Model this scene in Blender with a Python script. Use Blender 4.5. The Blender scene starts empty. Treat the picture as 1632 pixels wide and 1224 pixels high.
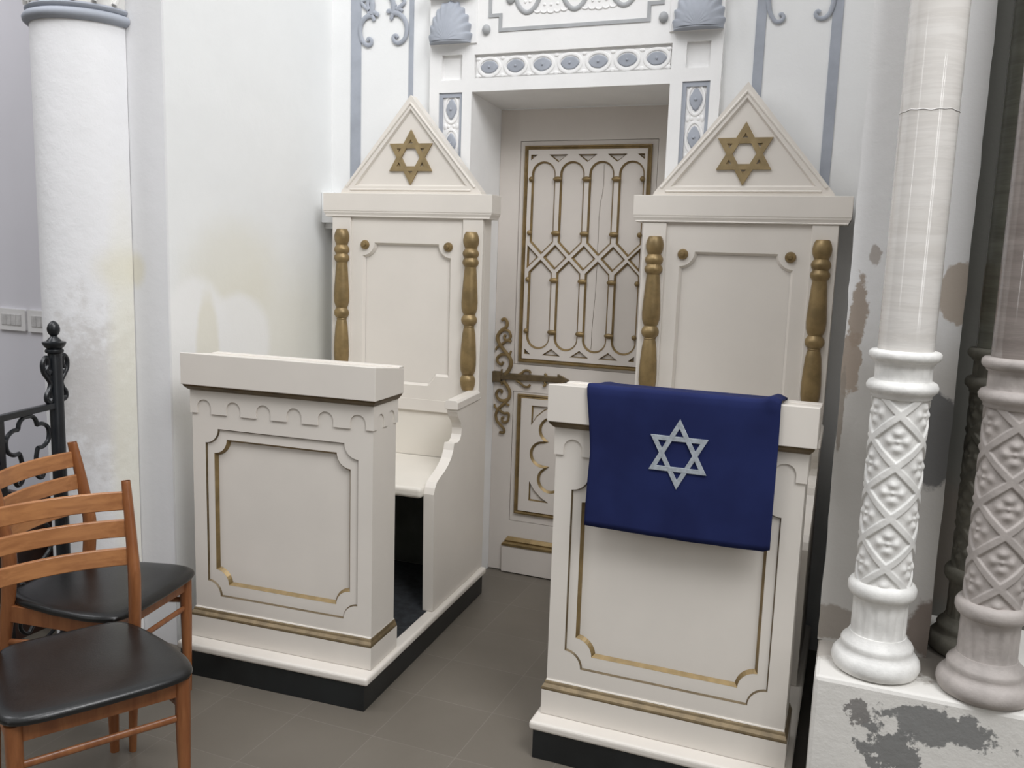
import bpy, bmesh, math, random
from math import sin, cos, pi, radians as R
from mathutils import Matrix, Vector

random.seed(4)
SC = bpy.context.scene
COL = SC.collection

# ------------------------------------------------------------ camera
cd = bpy.data.cameras.new('camera')
cam = bpy.data.objects.new('camera', cd)
COL.objects.link(cam)
rx = Vector((0.927489, 0.372421, 0.032665))
uy = Vector((-0.08459, 0.123949, 0.988676))
fz = Vector((-0.364155, 0.91975, -0.146465))
m = Matrix.Identity(4)
for i in range(3):
    m[i][0] = rx[i]; m[i][1] = uy[i]; m[i][2] = -fz[i]
m[0][3], m[1][3], m[2][3] = 1.666, -3.957, 1.6
cam.matrix_world = m
cd.sensor_width = 36.0
cd.lens = 30.475
cd.clip_start = 0.02
SC.camera = cam

# ------------------------------------------------------------ world, lights, exposure
SC.view_settings.view_transform = 'Standard'
SC.view_settings.look = 'None'
SC.view_settings.gamma = 1.0
SC.view_settings.exposure = 0.0
w = bpy.data.worlds.new('hall_air'); SC.world = w; w.use_nodes = True
bg = w.node_tree.nodes['Background']
wn = w.node_tree
wt = wn.nodes.new('ShaderNodeTexCoord'); ws = wn.nodes.new('ShaderNodeSeparateXYZ')
wn.links.new(wt.outputs['Generated'], ws.inputs[0])
wr = wn.nodes.new('ShaderNodeValToRGB')
wr.color_ramp.elements[0].position = 0.0; wr.color_ramp.elements[0].color = (0.105, 0.092, 0.075, 1)
wr.color_ramp.elements[1].position = 0.80; wr.color_ramp.elements[1].color = (0.86, 0.88, 0.90, 1)
wn.links.new(ws.outputs['Z'], wr.inputs[0]); wn.links.new(wr.outputs[0], bg.inputs['Color'])
bg.inputs['Strength'].default_value = 0.86


def area(name, loc, target, sx, sy, power, color=(1, 1, 1)):
    l = bpy.data.lights.new(name, 'AREA')
    l.shape = 'RECTANGLE'; l.size = sx; l.size_y = sy; l.energy = power; l.color = color
    o = bpy.data.objects.new(name, l); COL.objects.link(o)
    o.location = loc
    d = Vector(target) - Vector(loc)
    o.rotation_euler = d.to_track_quat('-Z', 'Y').to_euler()
    return o


area('high_window_light', (3.3, -3.5, 5.3), (-0.3, -0.6, 2.5), 2.0, 2.4, 180, (0.98, 0.985, 1.0))
area('high_window_light', (0.0, -3.0, 5.3), (0.1, -0.5, 2.4), 1.6, 2.0, 62, (0.98, 0.98, 1.0))
area('high_window_light', (-3.2, -3.2, 4.6), (-1.3, -0.9, 1.5), 1.0, 1.8, 42, (0.95, 0.95, 1.0))
# narrow windows of the hall behind and beside the photographer
for x_, y_, z_, h_, p_ in ((4.70, -5.55, 2.15, 2.0, 9), (5.15, -5.10, 2.15, 2.0, 7), (4.4, -5.9, 4.5, 0.9, 4), (-1.9, -5.3, 2.4, 2.2, 6), (-1.5, -5.6, 4.4, 0.8, 3)):
    area('narrow_window_light', (x_, y_, z_), (1.7, -1.5, z_), 0.17, h_, p_)


# ------------------------------------------------------------ node helpers
def newmat(name):
    mt = bpy.data.materials.new(name); mt.use_nodes = True
    nt = mt.node_tree
    return mt, nt, nt.nodes['Principled BSDF']


def N(nt, typ, **kw):
    n = nt.nodes.new(typ)
    for k, v in kw.items():
        if k.startswith('i_'):
            key = k[2:]
            n.inputs[int(key) if key.isdigit() else key.replace('_', ' ')].default_value = v
        else:
            setattr(n, k, v)
    return n


def math_(nt, op, a, b=None, clamp=False):
    n = nt.nodes.new('ShaderNodeMath'); n.operation = op; n.use_clamp = clamp
    for i, x in enumerate((a, b)):
        if x is None: continue
        if isinstance(x, (int, float)): n.inputs[i].default_value = x
        else: nt.links.new(x, n.inputs[i])
    return n.outputs[0]


def mixc(nt, fac, a, b):
    n = nt.nodes.new('ShaderNodeMix'); n.data_type = 'RGBA'
    if isinstance(fac, (int, float)): n.inputs[0].default_value = fac
    else: nt.links.new(fac, n.inputs[0])
    for i, x in ((6, a), (7, b)):
        if isinstance(x, tuple): n.inputs[i].default_value = x if len(x) == 4 else (*x, 1)
        else: nt.links.new(x, n.inputs[i])
    return n.outputs[2]


def noise(nt, scale, detail=4, rough=0.5, vec=None, dist=0.0):
    n = N(nt, 'ShaderNodeTexNoise'); n.inputs['Scale'].default_value = scale
    n.inputs['Detail'].default_value = detail; n.inputs['Roughness'].default_value = rough
    n.inputs['Distortion'].default_value = dist
    if vec is not None: nt.links.new(vec, n.inputs['Vector'])
    return n.outputs[0]


def ramp(nt, src, lo, hi):
    n = N(nt, 'ShaderNodeMapRange'); n.interpolation_type = 'SMOOTHSTEP'
    n.inputs['From Min'].default_value = lo; n.inputs['From Max'].default_value = hi
    nt.links.new(src, n.inputs['Value'])
    return n.outputs[0]


def objcoord(nt):
    return N(nt, 'ShaderNodeTexCoord').outputs['Object']


def mapping(nt, vec, loc=(0, 0, 0), scale=(1, 1, 1)):
    n = N(nt, 'ShaderNodeMapping', vector_type='POINT')
    n.inputs['Location'].default_value = loc; n.inputs['Scale'].default_value = scale
    nt.links.new(vec, n.inputs['Vector'])
    return n.outputs[0]


def blob(nt, vec, c, r, wob=0.35, scale=9, soft=0.12, detail=5):
    """mask 1 inside a noisy ellipsoid centred c with radii r (object space)"""
    s = N(nt, 'ShaderNodeVectorMath', operation='SUBTRACT'); nt.links.new(vec, s.inputs[0]); s.inputs[1].default_value = c
    d = N(nt, 'ShaderNodeVectorMath', operation='DIVIDE'); nt.links.new(s.outputs[0], d.inputs[0]); d.inputs[1].default_value = r
    l = N(nt, 'ShaderNodeVectorMath', operation='LENGTH'); nt.links.new(d.outputs[0], l.inputs[0])
    nz = noise(nt, scale, detail, 0.65, vec)
    k = math_(nt, 'MULTIPLY', math_(nt, 'SUBTRACT', nz, 0.5), wob * 4)
    v = math_(nt, 'ADD', l.outputs['Value'], k)
    return math_(nt, 'SUBTRACT', 1.0, ramp(nt, v, 1 - soft, 1 + soft))


def bump(nt, bsdf, h, strength=0.2, dist=0.01):
    b = N(nt, 'ShaderNodeBump'); b.inputs['Strength'].default_value = strength
    b.inputs['Distance'].default_value = dist
    nt.links.new(h, b.inputs['Height']); nt.links.new(b.outputs[0], bsdf.inputs['Normal'])


def simple(name, col, rough=0.5, metal=0.0, var=0.06, vscale=6, bmp=0.0, bscale=60, spec=None, coat=0.0):
    mt, nt, b = newmat(name)
    v = objcoord(nt)
    n1 = noise(nt, vscale, 5, 0.6, v)
    dark = tuple(c * (1 - var * 2) for c in col)
    lite = tuple(min(1, c * (1 + var)) for c in col)
    nt.links.new(mixc(nt, ramp(nt, n1, 0.3, 0.7), dark, lite), b.inputs['Base Color'])
    b.inputs['Roughness'].default_value = rough
    b.inputs['Metallic'].default_value = metal
    if spec is not None: b.inputs['Specular IOR Level'].default_value = spec
    if coat: b.inputs['Coat Weight'].default_value = coat
    if bmp: bump(nt, b, noise(nt, bscale, 4, 0.6, v), bmp, 0.004)
    return mt


def scuffed_paint(name, col, dirt=(0.36, 0.31, 0.26)):
    mt, nt, b = newmat(name)
    v = objcoord(nt)
    base = mixc(nt, ramp(nt, noise(nt, 3, 4, 0.6, v), 0.3, 0.7), tuple(c * 0.955 for c in col), col)
    m1 = ramp(nt, noise(nt, 26, 8, 0.75, v), 0.70, 0.78)
    m2 = ramp(nt, noise(nt, 2.2, 3, 0.5, mapping(nt, v, (3, 1, 0))), 0.45, 0.62)
    mk = math_(nt, 'MULTIPLY', math_(nt, 'MULTIPLY', m1, m2), 0.5)
    nt.links.new(mixc(nt, mk, base, dirt), b.inputs['Base Color'])
    b.inputs['Roughness'].default_value = 0.42
    bump(nt, b, noise(nt, 45, 4, 0.6, v), 0.06, 0.003)
    return mt


CREAM = scuffed_paint('cream_gloss_paint', (0.735, 0.69, 0.63))
CREAM2 = scuffed_paint('warm_cream_paint', (0.74, 0.70, 0.63))
DOORP = scuffed_paint('door_cream_paint', (0.68, 0.63, 0.58))
GOLD = simple('dull_gold_paint', (0.27, 0.19, 0.085), 0.42, 0.45, 0.14, 14, 0.08, 70)
GOLDB = simple('brown_gold_paint', (0.19, 0.14, 0.075), 0.42, 0.35, 0.15, 20, 0.08, 90)
GOLDF = simple('flat_gold_paint', (0.31, 0.23, 0.115), 0.55, 0.25, 0.10, 20, 0.05, 90)
GOLDD = simple('dark_gold_paint', (0.15, 0.11, 0.06), 0.45, 0.4, 0.15, 20, 0.08, 90)
GREY = simple('blue_grey_paint', (0.36, 0.385, 0.435), 0.6, 0, 0.06, 8, 0.12, 50)
GREY2 = simple('mid_grey_paint', (0.40, 0.41, 0.42), 0.55, 0, 0.06, 8, 0.15, 50)
RELIEF = simple('white_relief_plaster', (0.84, 0.835, 0.825), 0.7, 0, 0.012, 8, 0.18, 40)
BLACKP = simple('black_base_paint', (0.012, 0.014, 0.015), 0.35, 0, 0.2, 5, 0.05, 40)
CARPET = simple('dark_floor_felt', (0.02, 0.023, 0.027), 0.95, 0, 0.25, 30, 0.3, 300)
UNDER = simple('dark_green_board', (0.055, 0.06, 0.054), 0.6, 0, 0.2, 5)
IRON = simple('black_iron_paint', (0.010, 0.012, 0.015), 0.33, 0, 0.2, 10, 0.12, 60)
VINYL = simple('black_vinyl', (0.010, 0.010, 0.010), 0.28, 0, 0.2, 8, 0.10, 220)
DARKWOOD = simple('dark_brown_wood', (0.035, 0.015, 0.010), 0.4, 0, 0.25, 6)
PLATE = simple('ivory_plastic', (0.72, 0.71, 0.70), 0.35, 0, 0.02, 4)
PLATE2 = simple('ivory_plastic_insert', (0.55, 0.54, 0.53), 0.4, 0, 0.08, 30)
SILVER = simple('silver_grey_satin', (0.42, 0.46, 0.50), 0.38, 0.1, 0.10, 60, 0.2, 250)
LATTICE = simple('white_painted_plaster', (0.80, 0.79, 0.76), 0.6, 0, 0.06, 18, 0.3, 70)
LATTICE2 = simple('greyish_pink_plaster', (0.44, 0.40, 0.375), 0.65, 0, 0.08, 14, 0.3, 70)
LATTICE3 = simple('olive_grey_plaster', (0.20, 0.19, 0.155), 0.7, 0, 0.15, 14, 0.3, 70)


def wood_mat():
    mt, nt, b = newmat('orange_beech_wood')
    v = objcoord(nt)
    g = noise(nt, 5, 6, 0.6, mapping(nt, v, (0, 0, 0), (7, 7, 1.0)), 0.6)
    g2 = noise(nt, 70, 3, 0.6, mapping(nt, v, (0, 0, 0), (1, 1, 0.25)))
    c = mixc(nt, ramp(nt, g, 0.3, 0.7), (0.22, 0.075, 0.025, 1), (0.32, 0.125, 0.045, 1))
    c = mixc(nt, math_(nt, 'MULTIPLY', ramp(nt, g2, 0.45, 0.75), 0.25), c, (0.15, 0.05, 0.018, 1))
    nt.links.new(c, b.inputs['Base Color'])
    b.inputs['Roughness'].default_value = 0.34
    return mt


def slat_mat():
    mt, nt, b = newmat('light_beech_slats')
    v = objcoord(nt)
    g = noise(nt, 5, 6, 0.6, mapping(nt, v, (0, 0, 0), (9, 1.5, 9)), 0.6)
    c = mixc(nt, ramp(nt, g, 0.3, 0.7), (0.33, 0.135, 0.050, 1), (0.47, 0.210, 0.080, 1))
    nt.links.new(c, b.inputs['Base Color'])
    b.inputs['Roughness'].default_value = 0.33
    return mt


WOOD = wood_mat(); SLAT = slat_mat()


def cloth_mat():
    mt, nt, b = newmat('navy_cloth')
    v = objcoord(nt)
    wv = N(nt, 'ShaderNodeTexWave'); wv.inputs['Scale'].default_value = 260; nt.links.new(v, wv.inputs['Vector'])
    c = mixc(nt, ramp(nt, noise(nt, 5, 3, 0.5, v), 0.3, 0.7), (0.012, 0.017, 0.070, 1), (0.016, 0.024, 0.095, 1))
    nt.links.new(c, b.inputs['Base Color'])
    b.inputs['Roughness'].default_value = 0.85
    b.inputs['Specular IOR Level'].default_value = 0.15
    bump(nt, b, wv.outputs[1], 0.12, 0.001)
    return mt


CLOTH = cloth_mat()


def marble_mat(name, c1, c2, vein, rough=0.10):
    mt, nt, b = newmat(name)
    v = objcoord(nt)
    vm = mapping(nt, v, (0, 0, 0), (1.2, 1.2, 9))
    a = noise(nt, 1.6, 8, 0.65, vm, 0.8)
    ve = noise(nt, 2.6, 8, 0.7, mapping(nt, v, (3, 2, 1), (0.8, 0.8, 11)), 0.7)
    c = mixc(nt, ramp(nt, a, 0.3, 0.7), c1, c2)
    vv = math_(nt, 'SUBTRACT', 1.0, ramp(nt, math_(nt, 'ABSOLUTE', math_(nt, 'SUBTRACT', ve, 0.5)), 0.0, 0.06))
    c = mixc(nt, math_(nt, 'MULTIPLY', vv, 0.22), c, vein)
    nt.links.new(c, b.inputs['Base Color'])
    b.inputs['Roughness'].default_value = rough
    b.inputs['Coat Weight'].default_value = 0.5
    b.inputs['Coat Roughness'].default_value = 0.05
    return mt


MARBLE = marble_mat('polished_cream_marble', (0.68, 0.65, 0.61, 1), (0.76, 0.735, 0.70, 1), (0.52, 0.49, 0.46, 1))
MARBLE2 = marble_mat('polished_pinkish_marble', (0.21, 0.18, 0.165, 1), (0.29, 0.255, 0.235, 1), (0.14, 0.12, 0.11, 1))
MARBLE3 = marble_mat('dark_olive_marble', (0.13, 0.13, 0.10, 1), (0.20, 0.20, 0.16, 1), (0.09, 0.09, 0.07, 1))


def plaster(name, col, blobs=(), rough=0.75, bmp=0.25, bscale=14):
    """blobs: (centre, radii, colour, strength, wobble, scale, soft)"""
    mt, nt, b = newmat(name)
    v = objcoord(nt)
    c = mixc(nt, ramp(nt, noise(nt, 2.5, 5, 0.6, v), 0.3, 0.7), tuple(x * 0.965 for x in col), col)
    for (cc, rr, bc, st, wob, sc, soft) in blobs:
        mk = math_(nt, 'MULTIPLY', blob(nt, v, cc, rr, wob, sc, soft), st)
        c = mixc(nt, mk, c, bc)
    nt.links.new(c, b.inputs['Base Color'])
    b.inputs['Roughness'].default_value = rough
    h = math_(nt, 'ADD', noise(nt, bscale, 6, 0.6, v), math_(nt, 'MULTIPLY', noise(nt, 110, 3, 0.6, v), 0.15))
    bump(nt, b, h, bmp, 0.006)
    return mt


WHITE = (0.82, 0.825, 0.82)
YEL = (0.70, 0.65, 0.46)
WALLW = plaster('white_wall_plaster', WHITE)
WALLL = plaster('left_wall_plaster', (0.84, 0.85, 0.845), [
    ((-0.775, -0.62, 1.15), (1, 0.62, 0.36), YEL, 0.30, 0.10, 4, 0.6),
    ((-0.775, -1.0, 1.50), (1, 0.26, 0.20), YEL, 0.30, 0.14, 6, 0.5),
    ((-0.775, -1.22, 1.20), (1, 0.20, 0.27), (0.86, 0.86, 0.85), 0.9, 0.05, 6, 0.12),
    ((-0.775, -0.98, 1.20), (1, 0.22, 0.20), (0.86, 0.86, 0.85), 0.9, 0.06, 6, 0.15),
    ((-0.775, -1.16, 1.18), (1, 0.065, 0.22), YEL, 0.4, 0.10, 8, 0.2),
])
PIERL = plaster('left_pier_plaster', (0.78, 0.78, 0.79), [
    ((-0.93, -1.37, 1.50), (0.04, 1, 0.06), YEL, 0.5, 0.1, 10, 0.5)])
COLW = plaster('round_column_plaster', (0.83, 0.83, 0.84), [
    ((0.12, -0.15, 1.02), (0.16, 0.3, 0.26), (0.55, 0.52, 0.49), 0.55, 0.85, 20, 0.55),
    ((0.187, -0.05, 1.50), (0.045, 0.2, 0.07), YEL, 0.5, 0.15, 14, 0.8),
    ((0.04, -0.19, 0.55), (0.25, 0.3, 0.30), (0.68, 0.68, 0.68), 0.3, 0.4, 8, 0.7),
    ((0.19, -0.03, 0.9), (0.035, 0.1, 0.75), (0.80, 0.78, 0.66), 0.7, 0.1, 6, 0.5)], bmp=0.4, bscale=20)
AISLE = plaster('aisle_wall_paint', (0.66, 0.65, 0.69), rough=0.6, bmp=0.08)
PIERR = plaster('right_pier_plaster', (0.60, 0.58, 0.55), [
    ((1.78, -1.37, 2.5), (0.9, 1, 1.08), (0.84, 0.84, 0.84), 0.92, 0.08, 5, 0.15),
    ((1.665, -1.37, 1.47), (0.022, 1, 0.10), (0.36, 0.29, 0.23), 0.9, 0.45, 22, 0.12),
    ((1.655, -1.37, 1.33), (0.028, 1, 0.09), (0.36, 0.29, 0.23), 0.9, 0.45, 20, 0.10),
    ((1.642, -1.37, 1.20), (0.008, 1, 0.12), (0.30, 0.26, 0.22), 0.9, 0.4, 22, 0.15),
    ((1.695, -1.37, 1.63), (0.016, 1, 0.025), (0.40, 0.35, 0.31), 0.8, 0.5, 30, 0.15),
    ((1.905, -1.37, 1.54), (0.045, 1, 0.085), (0.45, 0.38, 0.31), 0.9, 0.25, 14, 0.06),
    ((1.885, -1.37, 1.14), (0.075, 1, 0.135), (0.135, 0.135, 0.135), 0.92, 0.15, 16, 0.06),
    ((1.66, -1.37, 0.575), (0.12, 1, 0.05), (0.33, 0.29, 0.25), 0.85, 0.30, 16, 0.1),
    ((1.93, -1.37, 0.60), (0.06, 1, 0.09), (0.20, 0.15, 0.12), 0.85, 0.35, 16, 0.15)], bmp=0.35)
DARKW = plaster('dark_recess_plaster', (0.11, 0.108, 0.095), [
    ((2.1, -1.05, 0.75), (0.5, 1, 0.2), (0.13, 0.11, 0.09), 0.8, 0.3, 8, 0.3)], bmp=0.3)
PLINTH = plaster('worn_whitewashed_stone', (0.74, 0.72, 0.68), [
    ((1.93, -1.40, 0.515), (0.09, 0.12, 0.05), (0.16, 0.13, 0.10), 0.8, 0.35, 18, 0.2),
    ((1.66, -1.40, 0.515), (0.06, 0.09, 0.05), (0.34, 0.30, 0.26), 0.7, 0.35, 18, 0.2),
    ((1.93, -1.61, 0.43), (0.14, 0.3, 0.055), (0.20, 0.20, 0.195), 0.95, 0.75, 17, 0.10),
    ((1.84, -1.61, 0.35), (0.07, 0.3, 0.06), (0.19, 0.19, 0.185), 0.95, 0.95, 24, 0.10),
    ((1.75, -1.61, 0.44), (0.03, 0.3, 0.03), (0.22, 0.21, 0.20), 0.95, 0.9, 36, 0.10),
    ((1.75, -1.61, 0.15), (0.10, 0.3, 0.06), (0.28, 0.27, 0.25), 0.8, 0.7, 30, 0.05)], bmp=0.7, bscale=9)


def floor_mat():
    mt, nt, b = newmat('grey_floor_tiles')
    v = objcoord(nt)
    br = N(nt, 'ShaderNodeTexBrick')
    br.offset = 0.0; br.squash = 1.0
    br.inputs['Scale'].default_value = 1.0
    br.inputs['Brick Width'].default_value = 0.305
    br.inputs['Row Height'].default_value = 0.305
    br.inputs['Mortar Size'].default_value = 0.0016
    br.inputs['Mortar Smooth'].default_value = 0.4
    br.inputs['Color1'].default_value = (0.150, 0.132, 0.108, 1)
    br.inputs['Color2'].default_value = (0.165, 0.146, 0.120, 1)
    br.inputs['Mortar'].default_value = (0.21, 0.19, 0.165, 1)
    nt.links.new(mapping(nt, v, (0.33, 1.615, 0)), br.inputs['Vector'])
    n1 = noise(nt, 3, 6, 0.65, v)
    c = mixc(nt, math_(nt, 'MULTIPLY', ramp(nt, n1, 0.35, 0.7), 0.30), br.outputs['Color'], (0.118, 0.103, 0.082, 1))
    nt.links.new(c, b.inputs['Base Color'])
    b.inputs['Roughness'].default_value = 0.42
    bump(nt, b, noise(nt, 40, 4, 0.6, v), 0.05, 0.003)
    return mt


FLOOR = floor_mat()


# ------------------------------------------------------------ mesh helpers
class MB:
    def __init__(s):
        s.v = []; s.f = []; s.sm = []

    def add(s, vs, fs, smooth=False):
        o = len(s.v); s.v += [tuple(p) for p in vs]
        s.f += [tuple(i + o for i in f) for f in fs]
        s.sm += [smooth] * len(fs)

    def box(s, x0, x1, y0, y1, z0, z1):
        s.add([(x0, y0, z0), (x1, y0, z0), (x1, y1, z0), (x0, y1, z0), (x0, y0, z1), (x1, y0, z1), (x1, y1, z1), (x0, y1, z1)],
              [(0, 3, 2, 1), (4, 5, 6, 7), (0, 1, 5, 4), (1, 2, 6, 5), (2, 3, 7, 6), (3, 0, 4, 7)])

    def loft_rects(s, rects, cap=True):
        """rects: list of (x0,x1,y0,y1,z)"""
        vs = []; fs = []
        for (x0, x1, y0, y1, z) in rects:
            vs += [(x0, y0, z), (x1, y0, z), (x1, y1, z), (x0, y1, z)]
        for k in range(len(rects) - 1):
            a = 4 * k; b = a + 4
            for i in range(4):
                j = (i + 1) % 4
                fs.append((a + i, a + j, b + j, b + i))
        if cap:
            fs.append((3, 2, 1, 0)); n = 4 * (len(rects) - 1); fs.append((n, n + 1, n + 2, n + 3))
        s.add(vs, fs)

    def prism(s, poly, a0, a1, axis='y', smooth=False):
        """poly: 2D points; axis y -> (x,z), axis x -> (y,z), axis z -> (x,y)"""
        def P(p, t):
            return {'y': (p[0], t, p[1]), 'x': (t, p[0], p[1]), 'z': (p[0], p[1], t)}[axis]
        n = len(poly)
        vs = [P(p, a0) for p in poly] + [P(p, a1) for p in poly]
        s.add(vs, [tuple(range(n)), tuple(range(2 * n - 1, n - 1, -1))])
        s.add(vs, [(i, i + n, (i + 1) % n + n, (i + 1) % n) for i in range(n)], smooth)

    def lathe(s, prof, c=(0, 0, 0), seg=32, a0=0.0, a1=2 * pi, cap=True, sx=1.0, sy=1.0, disp=None):
        full = abs(a1 - a0 - 2 * pi) < 1e-6
        m_ = seg if full else seg + 1
        vs = []
        for (r, z) in prof:
            for i in range(m_):
                t = a0 + (a1 - a0) * i / seg
                rr = r + (disp(t, z) if disp else 0)
                vs.append((c[0] + rr * cos(t) * sx, c[1] + rr * sin(t) * sy, c[2] + z))
        fs = []
        for k in range(len(prof) - 1):
            for i in range(seg):
                j = (i + 1) % m_ if full else i + 1
                fs.append((k * m_ + i, k * m_ + j, (k + 1) * m_ + j, (k + 1) * m_ + i))
        s.add(vs, fs, True)
        if cap and full:
            o = len(s.v) - len(vs); n = (len(prof) - 1) * m_
            s.f.append(tuple(o + i for i in range(m_ - 1, -1, -1))); s.f.append(tuple(o + n + i for i in range(m_)))
            s.sm += [False, False]

    def tube(s, pts, r, seg=10, closed=False, flat=None, cap=True):
        """round tube; r number or list; flat=(nx,ny,nz,k) squashes along a direction"""
        pts = [Vector(p) for p in pts]; n = len(pts)
        rr = r if isinstance(r, (list, tuple)) else [r] * n
        prev = None; vs = []
        for i, p in enumerate(pts):
            if closed: t = pts[(i + 1) % n] - pts[i - 1]
            elif i == 0: t = pts[1] - pts[0]
            elif i == n - 1: t = pts[-1] - pts[-2]
            else: t = pts[i + 1] - pts[i - 1]
            t.normalize()
            if prev is None:
                a = Vector((0, 0, 1)) if abs(t.z) < 0.9 else Vector((1, 0, 0))
                u = t.cross(a).normalized()
            else:
                u = (prev - t * prev.dot(t))
                u = u.normalized() if u.length > 1e-6 else t.orthogonal().normalized()
            prev = u; b = t.cross(u)
            for k in range(seg):
                an = 2 * pi * k / seg
                o = (u * cos(an) + b * sin(an)) * rr[i]
                if flat:
                    d = Vector(flat[:3]); o -= d * (o.dot(d)) * (1 - flat[3])
                vs.append(p + o)
        fs = []
        for i in range(n if closed else n - 1):
            a = i * seg; b_ = ((i + 1) % n) * seg
            for k in range(seg):
                j = (k + 1) % seg
                fs.append((a + k, a + j, b_ + j, b_ + k))
        s.add(vs, fs, True)
        if not closed and cap:
            o = len(s.v) - len(vs)
            s.f.append(tuple(o + k for k in range(seg - 1, -1, -1))); s.f.append(tuple(o + (n - 1) * seg + k for k in range(seg)))
            s.sm += [False, False]

    def ball(s, c, rx_, ry_, rz_, seg=16, rings=10):
        vs = [(c[0], c[1], c[2] - rz_)]
        for i in range(1, rings):
            p = -pi / 2 + pi * i / rings
            for k in range(seg):
                t = 2 * pi * k / seg
                vs.append((c[0] + rx_ * cos(p) * cos(t), c[1] + ry_ * cos(p) * sin(t), c[2] + rz_ * sin(p)))
        vs.append((c[0], c[1], c[2] + rz_))
        fs = [(0, 1 + (k + 1) % seg, 1 + k) for k in range(seg)]
        for i in range(rings - 2):
            for k in range(seg):
                a = 1 + i * seg; j = (k + 1) % seg
                fs.append((a + k, a + j, a + seg + j, a + seg + k))
        l = len(vs) - 1; a = 1 + (rings - 2) * seg
        fs += [(a + k, a + (k + 1) % seg, l) for k in range(seg)]
        s.add(vs, fs, True)

    def ribbon(s, poly, w, y0, y1):
        """closed outline in XZ; slope from outline (y0) to its inset by w (y1)"""
        n = len(poly); q = inset(poly, w)
        vs = [(p[0], y0, p[1]) for p in poly] + [(p[0], y1, p[1]) for p in q]
        s.add(vs, [(i, (i + 1) % n, n + (i + 1) % n, n + i) for i in range(n)])

    def build(s, name, mat, parent=None, bevel=0.0, angle=35, loc=None, segs=2):
        me = bpy.data.meshes.new(name)
        me.from_pydata(s.v, [], s.f); me.update()
        me.polygons.foreach_set('use_smooth', s.sm)
        bm = bmesh.new(); bm.from_mesh(me)
        bmesh.ops.recalc_face_normals(bm, faces=bm.faces)
        bm.to_mesh(me); bm.free()
        if any(s.sm): me.set_sharp_from_angle(angle=R(angle))
        me.materials.append(mat)
        o = bpy.data.objects.new(name, me); COL.objects.link(o)
        if parent: o.parent = parent
        if loc: o.location = loc
        if bevel:
            b = o.modifiers.new('soft_edges', 'BEVEL'); b.width = bevel; b.segments = segs
            b.limit_method = 'ANGLE'; b.angle_limit = R(40)
        return o


def area2(poly):
    return sum(poly[i][0] * poly[(i + 1) % len(poly)][1] - poly[(i + 1) % len(poly)][0] * poly[i][1] for i in range(len(poly)))


def inset(poly, w):
    n = len(poly); sg = 1 if area2(poly) > 0 else -1; out = []
    for i in range(n):
        p0, p1, p2 = poly[i - 1], poly[i], poly[(i + 1) % n]
        def nrm(a, b):
            dx, dy = b[0] - a[0], b[1] - a[1]; l = math.hypot(dx, dy) or 1e-9
            return (-dy / l * sg, dx / l * sg)
        n1, n2 = nrm(p0, p1), nrm(p1, p2)
        bx, by = n1[0] + n2[0], n1[1] + n2[1]; l = math.hypot(bx, by) or 1e-9
        bx /= l; by /= l
        k = max(0.45, bx * n1[0] + by * n1[1])
        out.append((p1[0] + bx * w / k, p1[1] + by * w / k))
    return out


def plate(name, outer, holes, y0, y1, mat, parent=None, bevel=0.0):
    """flat board in XZ from y0 (front) to y1 with real holes"""
    cu = bpy.data.curves.new(name, 'CURVE'); cu.dimensions = '2D'; cu.fill_mode = 'BOTH'
    for poly in [outer] + list(holes):
        sp = cu.splines.new('POLY'); sp.points.add(len(poly) - 1)
        for i, p in enumerate(poly): sp.points[i].co = (p[0], p[1], 0, 1)
        sp.use_cyclic_u = True
    cu.extrude = (y1 - y0) / 2
    t = bpy.data.objects.new('tmp', cu); COL.objects.link(t)
    dg = bpy.context.evaluated_depsgraph_get()
    me = bpy.data.meshes.new_from_object(t.evaluated_get(dg))
    bpy.data.objects.remove(t); bpy.data.curves.remove(cu)
    me.name = name
    yc = (y0 + y1) / 2
    for v in me.vertices:
        x, z, d = v.co.x, v.co.y, v.co.z
        v.co = (x, yc - d, z)
    bm = bmesh.new(); bm.from_mesh(me)
    bmesh.ops.remove_doubles(bm, verts=bm.verts, dist=1e-6)
    bmesh.ops.recalc_face_normals(bm, faces=bm.faces); bm.to_mesh(me); bm.free()
    me.materials.clear(); me.materials.append(mat)
    for p in me.polygons: p.use_smooth = False
    o = bpy.data.objects.new(name, me); COL.objects.link(o)
    if parent: o.parent = parent
    return o


def rect(x0, x1, z0, z1):
    return [(x0, z0), (x1, z0), (x1, z1), (x0, z1)]


def arc(cx, cz, r, a0, a1, n=10, rz=None):
    rz = rz or r
    return [(cx + r * cos(R(a0 + (a1 - a0) * i / n)), cz + rz * sin(R(a0 + (a1 - a0) * i / n))) for i in range(n + 1)]


def notched(x0, x1, z0, z1, r, n=8):
    """rectangle whose corners are scooped by quarter circles"""
    return (arc(x1, z0, r, 180, 90, n) + arc(x1, z1, r, 270, 180, n) + arc(x0, z1, r, 360, 270, n) + arc(x0, z0, r, 90, 0, n))


def smooth_path(pts, n=6):
    """Catmull-Rom through the points"""
    P = [Vector(p) for p in pts]
    P = [P[0] * 2 - P[1]] + P + [P[-1] * 2 - P[-2]]
    out = []
    for i in range(1, len(P) - 2):
        for k in range(n):
            t = k / n
            a, b, c, d = P[i - 1], P[i], P[i + 1], P[i + 2]
            out.append(0.5 * ((2 * b) + (c - a) * t + (2 * a - 5 * b + 4 * c - d) * t * t + (3 * b - a - 3 * c + d) * t ** 3))
    out.append(P[-2])
    return out


def thing(name, label, cat, loc=(0, 0, 0), rotz=0.0, group=None):
    o = bpy.data.objects.new(name, None); COL.objects.link(o)
    o.empty_display_size = 0.1
    o.location = loc; o.rotation_euler = (0, 0, rotz)
    return tag(o, label, cat, group)


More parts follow.
